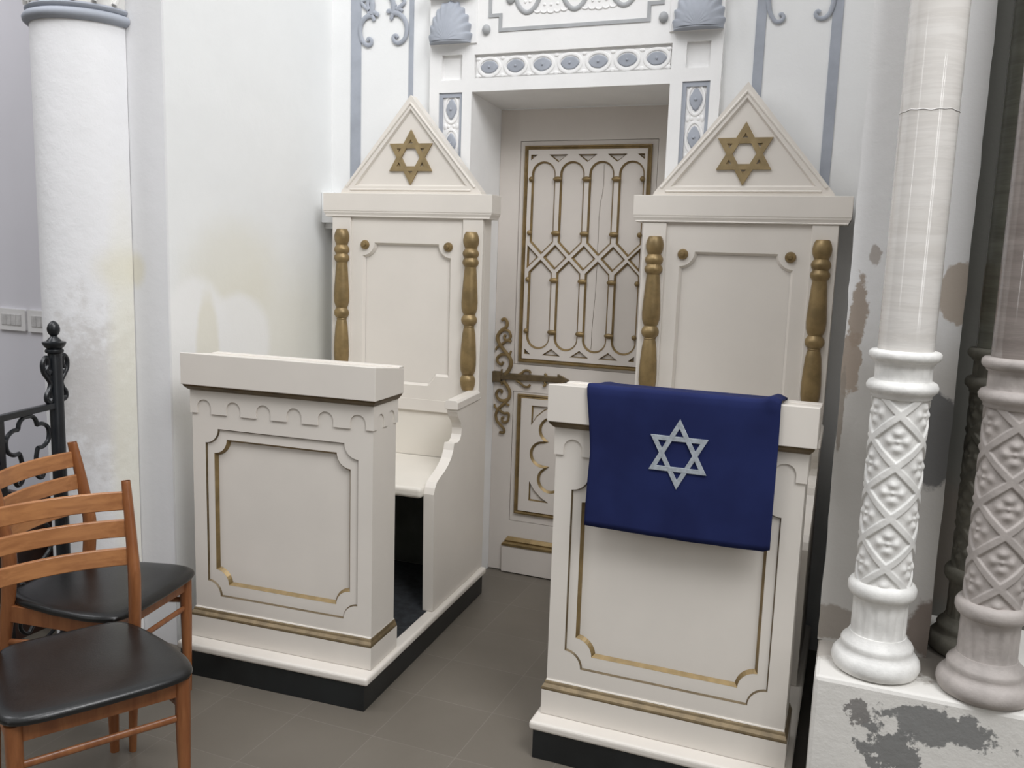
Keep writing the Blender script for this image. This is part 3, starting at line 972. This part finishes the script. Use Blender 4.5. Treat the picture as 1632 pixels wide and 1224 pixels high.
# stepped back panel
PB = (arc(0.2215, zz(1.6395), 0.060, 270, 180, 8) + arc(-0.2215, zz(1.6395), 0.060, 360, 270, 8) +
      [(-0.2235, zz(1.038)), (-0.158, zz(1.038)), (-0.146, zz(1.020)), (-0.130, zz(1.000)), (-0.118, zz(0.990)),
       (0.118, zz(0.990)), (0.130, zz(1.000)), (0.146, zz(1.020)), (0.158, zz(1.038)), (0.2235, zz(1.038))])
plate('back_panel', rect(-0.280, 0.280, zz(0.873), zz(1.7535)), [PB], 1.0222, 1.0399, CREAM, bk)
b = MB(); b.ribbon(PB, 0.010, 1.0224, 1.0385)
b.box(-0.280, 0.280, 1.0185, 1.0225, zz(0.873), zz(0.926))
b.build('panel_moulding', CREAM, bk)
for sx in (-1, 1):
    b = MB(); b.box(min(sx * 0.280, sx * 0.3755), max(sx * 0.280, sx * 0.3755), 1.012, 1.040, zb0, zz(1.7535))
    b.build('back_post', CREAM, th, bevel=0.002)
# turned columns
prof = [(0.002, 1.697), (0.024, 1.697), (0.028, 1.692), (0.033, 1.680), (0.0365, 1.662), (0.0350, 1.645), (0.030, 1.632), (0.0265, 1.624),
        (0.030, 1.619), (0.036, 1.610), (0.0375, 1.601), (0.035, 1.592), (0.029, 1.584), (0.030, 1.580), (0.036, 1.572), (0.0375, 1.563), (0.035, 1.554),
        (0.029, 1.546), (0.0265, 1.543), (0.0265, 1.540), (0.029, 1.520), (0.0325, 1.470), (0.036, 1.420), (0.0378, 1.385), (0.036, 1.358), (0.031, 1.341), (0.026, 1.332),
        (0.028, 1.328), (0.035, 1.318), (0.0368, 1.308), (0.035, 1.297), (0.029, 1.288), (0.0235, 1.283), (0.025, 1.279), (0.0235, 1.275), (0.0255, 1.268), (0.030, 1.245),
        (0.0345, 1.190), (0.037, 1.140), (0.0370, 1.105), (0.034, 1.080), (0.029, 1.066), (0.024, 1.060), (0.028, 1.057), (0.0345, 1.044), (0.0358, 1.032),
        (0.034, 1.015), (0.030, 1.000), (0.026, 0.990), (0.002, 0.9895)]
for sx in (-1, 1):
    b = MB(); b.lathe([(r, zz(z)) for r, z in reversed(prof)], (sx * 0.3225, 1.010, 0), 28)
    b.build('turned_column', GOLD, th)
for sx in (-1, 1):
    b = MB()
    P = [(0.0, -0.023), (0.006, -0.023), (0.0085, -0.020), (0.010, -0.014), (0.0165, -0.013), (0.0205, -0.008), (0.0215, -0.003), (0.0215, 0.001)]
    vs = []
    for (r, y) in P:
        for i in range(24):
            t = 2 * pi * i / 24; vs.append((sx * 0.2085 + max(r, 0.0004) * cos(t), 1.022 + y, zz(1.628) + max(r, 0.0004) * sin(t)))
    b.add(vs, [(k * 24 + i, k * 24 + (i + 1) % 24, (k + 1) * 24 + (i + 1) % 24, (k + 1) * 24 + i) for k in range(len(P) - 1) for i in range(24)], True)
    b.build('gilded_knob', GOLD, bk)
# cornice
b = MB()
b.loft_rects([(-0.396, 0.396, 1.010, 1.118, zz(1.7537)), (-0.406, 0.406, 1.008, 1.118, zz(1.7537)), (-0.4075, 0.4075, 1.006, 1.118, zz(1.757)), (-0.408, 0.408, 1.0075, 1.118, zz(1.7600)),
              (-0.411, 0.411, 1.006, 1.118, zz(1.7655)), (-0.4155, 0.4155, 1.003, 1.118, zz(1.7730)), (-0.4175, 0.4175, 1.0028, 1.118, zz(1.7785)),
              (-0.4165, 0.4165, 1.0040, 1.118, zz(1.7790)), (-0.4165, 0.4165, 1.0040, 1.118, zz(1.7805)), (-0.418, 0.418, 1.002, 1.118, zz(1.7810)), (-0.418, 0.418, 1.002, 1.118, zz(1.8590)), (-0.4165, 0.4165, 1.004, 1.118, zz(1.8605))])
b.build('cornice', CREAM, th)
# pediment
go = [(-0.352, zz(1.8607)), (0.352, zz(1.8607)), (0.345, zz(1.8760)), (0.0, zz(2.296)), (-0.345, zz(1.8760))]
gi = [(-0.281, zz(1.897)), (0.281, zz(1.897)), (0.0, zz(2.237))]
b = MB(); b.prism(go, 1.056, 1.112, 'y')
pd = b.build('pediment', CREAM, th)
plate('pediment_frame', go, [gi], 1.045, 1.0559, CREAM, pd)
b = MB(); b.ribbon(gi, 0.007, 1.0452, 1.0558)
go2 = inset(go, 0.010); go3 = inset(go, 0.026)
# raised bead along the sloping sides
for s_ in (-1, 1):
    a0 = Vector((s_ * 0.318, 0, zz(1.893))); a1 = Vector((0, 0, zz(2.262)))
    b.tube([(a0.x, 1.0455, a0.z), (a1.x, 1.0455, a1.z)], 0.006, 8)
b.tube([(-0.30, 1.0455, zz(1.8800)), (0.30, 1.0455, zz(1.8800))], 0.005, 8)
b.build('pediment_bead', CREAM, pd)


def star_mesh(b, cx_, cz_, Rr, wd, y0, y1, sx=1.0):
    for up in (1, -1):
        def tr(r_):
            return [(cx_ + r_ * sin(2 * pi * k / 3) * sx, cz_ + up * r_ * cos(2 * pi * k / 3)) for k in range(3)]
        o_, i_ = tr(Rr), tr(Rr - 2 * wd)
        dy = 0.0 if up == 1 else 0.0004
        vs = [(p[0], y0 + dy, p[1]) for p in o_] + [(p[0], y0 + dy, p[1]) for p in i_] + [(p[0], y1, p[1]) for p in o_] + [(p[0], y1, p[1]) for p in i_]
        fs = []
        for k in range(3):
            j = (k + 1) % 3
            fs += [(k, j, 3 + j, 3 + k), (6 + k, 9 + k, 9 + j, 6 + j), (k, 6 + k, 6 + j, j), (3 + k, 3 + j, 9 + j, 9 + k)]
        b.add(vs, fs)


b = MB(); star_mesh(b, 0.003, zz(2.0245), 0.122, 0.0215, 1.046, 1.0559)
for k in range(6):  # engraved floors of the six small openings
    t = pi / 6 + pi * k / 3 - pi / 6
    c_ = Vector((0.003 + 0.078 * sin(t), zz(2.0245) + 0.078 * cos(t)))
    P3 = [(c_.x + 0.022 * sin(t + 2 * pi * q / 3), c_.y + 0.022 * cos(t + 2 * pi * q / 3)) for q in range(3)]
    b.prism(P3, 1.0515, 1.0559, 'y')
b.build('gold_star', GOLDF, pd)
# arms
prof = [(0.532, zb0), (0.520, zz(0.63)), (0.531, zz(0.655)), (0.550, zz(0.676)), (0.585, zz(0.690)), (0.625, zz(0.703)), (0.665, zz(0.722)), (0.697, zz(0.745)),
        (0.718, zz(0.775)), (0.727, zz(0.803)), (0.770, zz(0.800)), (0.792, zz(0.808)), (0.806, zz(0.828)), (0.809, zz(0.855)), (0.798, zz(0.880)), (0.778, zz(0.898)),
        (0.764, zz(0.912)), (0.757, zz(0.925)), (0.750, zz(0.936)), (0.750, zz(0.950)), (1.0385, zz(0.958)), (1.0385, zb0)]
for sx in (-1, 1):
    xa, xb = sorted((sx * 0.333, sx * 0.3785))
    b = MB()
    b.prism(prof, xa, xb, 'x')
    am = b.build('arm', CREAM, th, bevel=0.0015)
    b = MB()
    xa, xb = sorted((sx * 0.322, sx * 0.384))
    xc_, xd_ = sorted((sx * 0.335, sx * 0.384))
    vs = []
    for (x0, x1, z0_) in ((xa + .004, xb, 0.944), (xa, xb, 0.951), (xa, xb, 0.974), (xa + 0.012, xb - 0.010, 0.984)):
        vs += [(x0, 0.744, zz(z0_)), (x1, 0.744, zz(z0_)), (x1, 1.011, zz(z0_ + 0.008)), (x0, 1.011, zz(z0_ + 0.008))]
    fs = [(3, 2, 1, 0), (12, 13, 14, 15)]
    for k in range(3):
        for i in range(4):
            j = (i + 1) % 4; fs.append((4 * k + i, 4 * k + j, 4 * k + 4 + j, 4 * k + 4 + i))
    b.add(vs, fs)
    b.build('arm_cap', CREAM, am, bevel=0.002)
# seat
b = MB(); b.box(-0.3325, 0.3325, 0.495, 1.0395, zz(0.612), zz(0.658))
b.build('seat', CREAM2, th, bevel=0.016, segs=4)
b = MB(); b.box(-0.3325, 0.3325, 1.0305, 1.0398, zz(0.6585), zz(0.872))
b.build('lower_back_board', CREAM2, th)
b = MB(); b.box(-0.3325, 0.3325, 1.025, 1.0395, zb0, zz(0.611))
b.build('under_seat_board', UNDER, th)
dup(th, 'tall white gabled armchair with gold turned columns, right of the door behind the blue cloth', (UR[0][0], UR[0][1], 0.1265), UR[1])

# --- cloth on the right desk
OX, OY = UR[0][0], UR[0][1]
cl = thing('desk_cloth', 'navy blue cloth with silver six-pointed star hanging over the right desk', 'cloth', (OX, OY, 1.0))
path = [(0.196, 1.055), (0.197, 1.12), (0.196, 1.170), (0.194, 1.190), (0.186, 1.1985), (0.15, 1.2025), (0.10, 1.2055), (0.05, 1.211), (0.0, 1.2175), (-0.022, 1.2205), (-0.034, 1.2185), (-0.0395, 1.210), (-0.0405, 1.19)]
zbot = 0.786
for k in range(1, 23): path.append((-0.0405 - 0.0006 * sin(k * 0.6), 1.19 + (zbot - 1.19) * k / 22))
nx = 60; vs = []; L = len(path)
for j, (y, z) in enumerate(path):
    t = max(0, (1.20 - z) / (1.20 - zbot)) if j >= 12 else 0
    xl_ = -0.268 + 0.018 * min(1, t * 2.2) - 0.004 * t + 0.003 * sin(5 * t)
    xr_ = 0.292 + 0.004 * t + 0.002 * sin(4 * t + 1)
    for i in range(nx + 1):
        u = i / nx
        x = xl_ + (xr_ - xl_) * u
        wv = 0.0022 * sin(u * 17 + 1) * t + 0.0016 * sin(u * 7 + z * 9) * (0.3 + t)
        dz = (-0.004 * sin(u * pi) + 0.007 * (u > 0.97) * (u - 0.97) / 0.03) * (1 if j > 30 else 0)
        yy = y - abs(wv) - 0.0005; zz_ = z + dz
        if j < 12:
            fold = math.exp(-((u - 0.955) / 0.030) ** 2) * 0.011 * (1 if 3 < j < 12 else 0) + math.exp(-((u - 0.02) / 0.03) ** 2) * 0.003
            zz_ += fold; yy = y - (fold * 0.6 if j > 9 else 0)
        vs.append((x, yy, zz_ - 1.0 + 0.002))
fs = [(j * (nx + 1) + i, j * (nx + 1) + i + 1, (j + 1) * (nx + 1) + i + 1, (j + 1) * (nx + 1) + i) for j in range(L - 1) for i in range(nx)]
b = MB(); b.add(vs, fs, True)
co = b.build('cloth', CLOTH, cl, angle=80)
sd = co.modifiers.new('thickness', 'SOLIDIFY'); sd.thickness = 0.003; sd.offset = 0
b = MB(); star_mesh(b, 0.018, 0.0415, 0.1055, 0.0145, -0.0475, -0.0445, sx=0.93)
b.build('silver_star', SILVER, cl, bevel=0.0009)

# ============================================================ COLUMNS
def lattice_disp(t, z):
    P_ = 0.136; zl = z
    k = pi / 3 / (P_ / 2)
    a = t + pi / 2
    d1 = ((a - k * zl + pi / 3) % (2 * pi / 3)) - pi / 3
    d2 = ((a + k * zl + pi / 3) % (2 * pi / 3)) - pi / 3
    bw = 0.180
    h = 0.0
    for d in (d1, d2):
        e_ = (abs(d) - bw) / 0.035
        h = max(h, 0.0052 if e_ < 0 else 0.0052 * max(0, 1 - e_))
    # rosettes at diamond centres
    best = 9
    for m_ in range(-3, 4):
        for n_ in range(-1, 2):
            pass
    ia = round((a) / (pi / 3)); da = a - ia * pi / 3
    off = P_ / 2 if (ia % 2 == 0) else 0.0
    kz = round((zl - off) / P_); dz = zl - off - kz * P_
    ux, uz = da * 0.068, dz
    rr = math.hypot(ux, uz)
    if rr < 0.040:
        th_ = math.atan2(uz, ux)
        pet = 0.5 + 0.5 * cos(4 * th_)
        g = math.exp(-((rr - 0.021) / 0.0105) ** 2) * (0.15 + 0.85 * pet) + 0.9 * math.exp(-(rr / 0.0055) ** 2)
        h = max(h, 0.0068 * g)
    return h


def colonette(name, label, x, y, mats, detail=True, group='marble colonettes on the right plinth'):
    lm, sm = mats
    o = thing(name, label, 'column', (x, y, 0.516), 0, group)
    b = MB()
    b.lathe([(0.098, 0.0), (0.108, 0.006), (0.1135, 0.022), (0.111, 0.038), (0.102, 0.050), (0.093, 0.056), (0.091, 0.066), (0.093, 0.074), (0.089, 0.082), (0.080, 0.090), (0.0745, 0.099), (0.0725, 0.104)], (0, 0, 0), 48)
    fl = lambda t, z: -0.0042 * max(0.0, cos(14 * t)) ** 0.7 if 0.108 < z < 0.196 else 0.0
    b.lathe([(0.0715, 0.100)] + [(0.0700, 0.104 + 0.094 * i / 6) for i in range(7)] + [(0.0735, 0.204), (0.0745, 0.209)], (0, 0, 0), 112, disp=fl)
    b.lathe([(0.074, 0.208), (0.082, 0.213), (0.0865, 0.224), (0.0865, 0.238), (0.081, 0.248), (0.071, 0.252)], (0, 0, 0), 48)
    b.build('column_base', lm, o, angle=60)
    b = MB(); nz = 200
    zs = [0.250 + (0.752 - 0.250) * i / nz for i in range(nz + 1)]
    b.lathe([(0.0665, z) for z in zs], (0, 0, 0), 240, disp=lambda t, z: lattice_disp(t, z - 0.372 + 0.068))
    b.build('lattice_drum', lm, o, angle=89)
    b = MB()
    b.lathe([(0.070, 0.749), (0.0745, 0.753), (0.0745, 0.759), (0.079, 0.764), (0.0865, 0.772), (0.088, 0.782), (0.083, 0.792), (0.073, 0.797)], (0, 0, 0), 48)
    b.lathe([(0.0715, 0.795)] + [(0.070, 0.798 + 0.040 * i / 4) for i in range(5)] + [(0.075, 0.842), (0.076, 0.847)], (0, 0, 0), 112, disp=lambda t, z: -0.002 * max(0.0, cos(14 * t)) if 0.797 < z < 0.84 else 0)
    b.lathe([(0.076, 0.846), (0.083, 0.850), (0.0880, 0.858), (0.0875, 0.868), (0.082, 0.874), (0.072, 0.876)], (0, 0, 0), 48, disp=lambda t, z: 0.0016 * sin(7 * t) * sin(3 * t + 40 * z))
    b.build('collar', lm, o, angle=60)
    b = MB(); b.lathe([(0.0685, 0.874), (0.0685, 1.25), (0.0690, 3.4)], (0, 0, 0), 64)
    sh = b.build('marble_shaft', sm, o, angle=60)
    if sm is MARBLE:
        b = MB(); b.tube([(0.0690 * cos(2 * pi * k / 72), 0.0690 * sin(2 * pi * k / 72), 1.469 + 0.0015 * sin(5 * pi * k / 36) + 0.001 * sin(13 * pi * k / 36)) for k in range(72)], 0.0011, 6, closed=True)
        b.build('joint_line', PLATE, sh)
    return o


b = MB(); b.box(1.637, 2.9, -1.615, -0.275, 0, 0.515)
ps = b.build('stone_plinth', PLINTH, bevel=0.012)
tag(ps, 'whitewashed stone plinth with peeling grey patches under the colonettes', 'plinth')
colonette('colonette', 'bright white lattice-carved column with glossy cream marble shaft, in front of the pier', 1.787, -1.497, (LATTICE, MARBLE))
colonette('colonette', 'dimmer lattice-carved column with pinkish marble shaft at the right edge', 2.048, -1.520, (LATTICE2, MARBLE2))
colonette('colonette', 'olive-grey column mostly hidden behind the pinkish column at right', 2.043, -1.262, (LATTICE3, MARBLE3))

# left round column
lc = thing('round_column', 'thick white plastered round column with grey ring, behind the iron railing', 'column', (-1.137, -1.372, 0))
b = MB(); b.lathe([(0.192, 0.0), (0.192, 0.6), (0.193, 1.2), (0.192, 1.8), (0.192, 2.395)], (0, 0, 0), 64, pi, 2 * pi)
sh = b.build('column_shaft', COLW, lc, angle=60, loc=None)
b = MB(); b.lathe([(0.190, 2.385), (0.203, 2.388), (0.214, 2.398), (0.216, 2.410), (0.208, 2.422), (0.196, 2.427), (0.204, 2.432), (0.206, 2.440), (0.196, 2.448)], (0, 0, 0), 64, pi, 2 * pi)
b.build('grey_ring', GREY, lc, angle=60)
b = MB(); b.lathe([(0.192, 2.449), (0.200, 2.55), (0.235, 2.70), (0.25, 2.72), (0.25, 2.80)], (0, 0, 0), 48, pi, 2 * pi)
for k in range(9):
    t = pi + pi * (k + 0.5) / 9
    P = smooth_path([(0.20 * cos(t - 0.08), 0.20 * sin(t - 0.08), 2.455), (0.205 * cos(t), 0.205 * sin(t), 2.50), (0.225 * cos(t + 0.06), 0.225 * sin(t + 0.06), 2.60), (0.265 * cos(t), 0.265 * sin(t), 2.66)], 4)
    b.tube(P, 0.010, 6)
b.build('capital', LATTICE, lc, angle=60)

# ============================================================ IRON RAILING
P0 = Vector((-1.05, -1.65)); ang = math.atan2(-0.976, 0.217)
rl = thing('iron_railing', 'black wrought-iron railing with quatrefoil and acorn-topped post, behind the wooden chairs', 'railing', (P0.x, P0.y, 0), ang)
b = MB()
b.lathe([(0.030, 0.0), (0.030, 0.03), (0.0245, 0.035), (0.0245, 1.175), (0.0235, 1.178), (0.0235, 1.195)], (0, 0, 0), 20)
b.lathe([(0.024, 1.192), (0.030, 1.195), (0.032, 1.201), (0.030, 1.207), (0.025, 1.210), (0.031, 1.214), (0.037, 1.222), (0.040, 1.230), (0.040, 1.234), (0.028, 1.237)], (0, 0, 0), 20)
po = b.build('post', IRON, rl, angle=40)
b = MB()
b.lathe([(0.027, 1.234), (0.022, 1.243), (0.013, 1.252), (0.0105, 1.256), (0.0165, 1.262), (0.0215, 1.273), (0.0220, 1.283), (0.0185, 1.296), (0.011, 1.306), (0.003, 1.311), (0.0005, 1.312)], (0, 0, 0), 20)
b.build('acorn_finial', IRON, po, angle=60)
for sx in (1, -1):
    b = MB()
    P = smooth_path([(0.026, 0, 1.128), (0.040, 0, 1.122), (0.048, 0, 1.135), (0.038, 0, 1.152), (0.020 + 0.02, 0, 1.176), (0.052, 0, 1.180), (0.066, 0, 1.160), (0.063, 0, 1.130), (0.046, 0, 1.108), (0.030, 0, 1.086), (0.036, 0, 1.064), (0.052, 0, 1.044), (0.052, 0, 1.024), (0.036, 0, 1.016), (0.027, 0, 1.026)], 5)
    b.tube([(sx * p.x, 0, p.z) for p in P], 0.0085, 10)
    b.build('side_scroll', IRON, po)
b = MB(); b.box(0.018, 0.66, -0.011, 0.011, 0.990, 1.012)
b.build('top_rail', IRON, rl, bevel=0.002)
b = MB(); b.box(0.018, 0.66, -0.008, 0.008, 0.11, 0.128); b.box(0.018, 0.66, -0.007, 0.007, 0.345, 0.358)
b.build('bottom_rail', IRON, rl, bevel=0.002)
for s_ in (0.291, 0.60):
    b = MB(); b.box(s_ - 0.013, s_ + 0.013, -0.010, 0.010, 0.0, 0.991)
    b.tube([(s_ - 0.026, 0, 0.918), (s_ - 0.010, 0, 0.921), (s_ + 0.026, 0, 0.918)], 0.008, 8)
    b.tube([(s_ - 0.030, 0, 0.735), (s_ + 0.030, 0, 0.735)], 0.010, 8)
    b.build('upright_bar', IRON, rl)
def ironpanel(off):
    c0 = 0.157 + off
    b = MB()
    def T(pts, r=0.0078, n=6):
        P = smooth_path([(q[0], q[1], 0) for q in pts], n)
        b.tube([(c0 + p.x, 0, p.y) for p in P], r, 8)
    for s_ in (-1, 1):
        T([(0, 0.984), (s_ * 0.022, 0.982), (s_ * 0.040, 0.968), (s_ * 0.048, 0.945)])
        T([(s_ * 0.048, 0.946), (s_ * 0.074, 0.946), (s_ * 0.100, 0.930), (s_ * 0.108, 0.905), (s_ * 0.100, 0.878), (s_ * 0.074, 0.862), (s_ * 0.046, 0.862)])
        T([(s_ * 0.046, 0.862), (s_ * 0.038, 0.838), (s_ * 0.034, 0.815), (s_ * 0.030, 0.79), (s_ * 0.038, 0.762), (s_ * 0.058, 0.750), (s_ * 0.070, 0.762), (s_ * 0.060, 0.778), (s_ * 0.052, 0.770)])
        T([(s_ * 0.05, 0.70), (s_ * 0.038, 0.680), (s_ * 0.044, 0.60), (s_ * 0.085, 0.55), (s_ * 0.09, 0.48), (s_ * 0.04, 0.44)])
        T([(s_ * 0.004, 0.60), (s_ * 0.038, 0.640), (s_ * 0.060, 0.700)])
        T([(s_ * 0.02, 0.42), (s_ * 0.085, 0.43), (s_ * 0.10, 0.39), (s_ * 0.075, 0.368), (s_ * 0.055, 0.385), (s_ * 0.068, 0.398)], 0.007)
        T([(0, 0.345), (s_ * 0.06, 0.30), (s_ * 0.085, 0.24), (s_ * 0.05, 0.20), (s_ * 0.02, 0.22)], 0.007)
        T([(0, 0.13), (s_ * 0.09, 0.16), (s_ * 0.07, 0.19)], 0.007)
    b.build('quatrefoil_panel', IRON, rl)
ironpanel(0.0)
ironpanel(0.309)

# dark wooden bench behind the railing
bn = thing('wooden_bench', 'dark brown wooden bench against the aisle wall, seen through the railing', 'bench', (-1.83, -1.47, 0))
b = MB()
b.prism([(-0.17, 0.0), (-0.17, 0.50), (-0.13, 0.55), (-0.05, 0.575), (0.06, 0.565), (0.12, 0.52), (0.19, 0.47), (0.19, 0.0)], 0.42, 0.462, 'x')
b.build('bench_end', DARKWOOD, bn, bevel=0.004)
b = MB(); b.box(-0.9, 0.419, 0.14, 0.17, 0.05, 0.50); b.box(-0.9, 0.419, -0.15, 0.139, 0.36, 0.39); b.box(-0.9, 0.419, -0.145, -0.125, 0.0, 0.3599)
b.build('bench_seat', DARKWOOD, bn, bevel=0.003)

# switch plates on the aisle wall
for i, (xc, lab) in enumerate(((-2.135, 'ivory switch plate at the far left edge of the lilac-grey wall'), (-1.935, 'ivory switch plate partly hidden by the round column and railing finial'))):
    sw = thing('switch_plate', lab, 'light switch', (xc, -0.9505, 1.215 + 0.000 * i), 0, 'ivory switch plates')
    b = MB(); b.prism([(-0.092, -0.052), (0.092, -0.052), (0.092, 0.052), (-0.092, 0.052)], -0.012, 0, 'y')
    b.build('plate', PLATE, sw, bevel=0.006, segs=3)
    for k in range(4):
        b = MB(); x0 = -0.066 + 0.033 * k
        b.box(x0 + 0.001, x0 + 0.032, -0.0155, -0.0122, -0.026, 0.026)
        b.build('rocker', PLATE2, sw, bevel=0.001)


# ============================================================ WOODEN CHAIRS
def make_chair(label, loc, rotz):
    """front is +x"""
    t = thing('dining_chair', label, 'chair', loc, rotz, 'wooden chairs with black seats')
    D_ = 0.190; WF, WR = 0.203, 0.188
    # seat pad: rounded trapezoid
    b = MB(); n = 72
    def outline(k, grow=0.0):
        t_ = 2 * pi * k / n
        c, s_ = cos(t_), sin(t_)
        u = math.copysign(abs(c) ** 0.29, c); v_ = math.copysign(abs(s_) ** 0.29, s_)
        x = u * (D_ + 0.046 + grow)
        hw = (WF + 0.038) - (WF + 0.038 - WR + 0.004) * max(0, min(1, (0.10 - x) / (D_ + 0.10))) ** 1.4
        if x > 0: x += 0.012 * (1 - v_ * v_)
        return x, v_ * (hw + grow)
    rings = [(-0.016, 0.4385), (-0.003, 0.440), (0.000, 0.446), (-0.002, 0.454), (-0.010, 0.4605), (-0.028, 0.4640), (-0.08, 0.4655)]
    vs = []
    for g, z in rings:
        for k in range(n):
            x, y = outline(k, g); vs.append((x, y, z))
    fs = [(a * n + k, a * n + (k + 1) % n, (a + 1) * n + (k + 1) % n, (a + 1) * n + k) for a in range(len(rings) - 1) for k in range(n)]
    vs.append((0, 0, 0.466)); c_ = len(vs) - 1
    fs += [((len(rings) - 1) * n + k, (len(rings) - 1) * n + (k + 1) % n, c_) for k in range(n)]
    fs.append(tuple(range(n - 1, -1, -1)))
    b.add(vs, fs, True); b.build('seat', VINYL, t, angle=50)
    # front legs
    for s_ in (-1, 1):
        b = MB(); b.tube([(D_, s_ * WF, 0.0), (D_, s_ * WF, 0.02), (D_, s_ * WF, 0.30), (D_, s_ * WF, 0.4315)], [0.0135, 0.014, 0.0200, 0.0210], 16)
        b.build('leg', WOOD, t)
    # rear legs running up into back posts
    for s_ in (-1, 1):
        b = MB()
        pts = [(-D_ - 0.072, 0.0, 0.015), (-D_ - 0.055, 0.12, 0.018), (-D_ - 0.012, 0.38, 0.0235), (-D_ + 0.004, 0.50, 0.025), (-D_ + 0.010, 0.60, 0.0255), (-D_ + 0.002, 0.66, 0.024), (-D_ - 0.022, 0.78, 0.0205), (-D_ - 0.047, 0.880, 0.0185), (-D_ - 0.0485, 0.888, 0.0165), (-D_ - 0.049, 0.891, 0.010)]
        SP = smooth_path([(p[0], s_ * WR, p[1]) for p in pts], 5)
        rr = []
        for i in range(len(SP)):
            q = i / 5; k = min(int(q), len(pts) - 2); f = q - k
            rr.append(pts[k][2] * (1 - f) + pts[k + 1][2] * f)
        b.tube(SP, rr, 14, flat=(0, 1, 0, 0.70))
        b.build('leg', WOOD, t)
    # slats curved backwards
    for (z0, z1) in ((0.802, 0.858), (0.723, 0.776), (0.640, 0.693)):
        zm = (z0 + z1) / 2
        xb_ = -D_ + 0.010 - max(0, (zm - 0.60)) * 0.215
        b = MB(); n2 = 24; vs = []
        for i in range(n2 + 1):
            u = -1 + 2 * i / n2; y = u * (WR - 0.004); bow = -0.034 * (1 - u * u)
            tl = 0.10 * (z1 - z0)
            for (dx, z) in ((0.006, z0), (0.006 - tl, z1), (-0.006 - tl, z1), (-0.006, z0)):
                vs.append((xb_ + bow + dx, y, z))
        fs = [(4 * i + a, 4 * i + (a + 1) % 4, 4 * i + 4 + (a + 1) % 4, 4 * i + 4 + a) for i in range(n2) for a in range(4)] + [(0, 1, 2, 3), (4 * n2 + 3, 4 * n2 + 2, 4 * n2 + 1, 4 * n2)]
        b.add(vs, fs, True); b.build('slat', SLAT, t, bevel=0.003, angle=40)
    # aprons
    b = MB()
    b.box(D_ - 0.010, D_ + 0.008, -WF + 0.016, WF - 0.016, 0.382, 0.4382)
    b.box(-D_ - 0.006, -D_ + 0.010, -WR + 0.01, WR - 0.01, 0.382, 0.4382)
    for s_ in (-1, 1):
        b.add([(D_ - 0.01, s_ * (WF - 0.008), 0.382), (-D_, s_ * (WR - 0.008), 0.382), (-D_, s_ * (WR + 0.008), 0.382), (D_ - 0.01, s_ * (WF + 0.008), 0.382),
               (D_ - 0.01, s_ * (WF - 0.008), 0.4382), (-D_, s_ * (WR - 0.008), 0.4382), (-D_, s_ * (WR + 0.008), 0.4382), (D_ - 0.01, s_ * (WF + 0.008), 0.4382)],
              [(0, 1, 2, 3), (4, 5, 6, 7), (0, 1, 5, 4), (1, 2, 6, 5), (2, 3, 7, 6), (3, 0, 4, 7)])
    b.build('seat_frame', WOOD, t, bevel=0.002)
    b = MB(); b.tube([(D_, -WF, 0.318), (D_, WF, 0.318)], 0.0105, 12, flat=(1, 0, 0, 0.7))
    b.build('stretcher', WOOD, t)
    for s_ in (-1, 1):
        b = MB(); b.tube([(D_, s_ * WF, 0.345), (-D_ - 0.022, s_ * WR, 0.31)], 0.0105, 12, flat=(0, 1, 0, 0.7))
        b.build('stretcher', WOOD, t)
    return t


ca = make_chair('wooden chair with black vinyl seat in the foreground, nearest to the camera', (-0.228, -2.300, 0), R(-29.2))
dup(ca, 'wooden chair with black vinyl seat standing behind, against the iron railing', (-0.634, -1.866, 0), R(9.6))
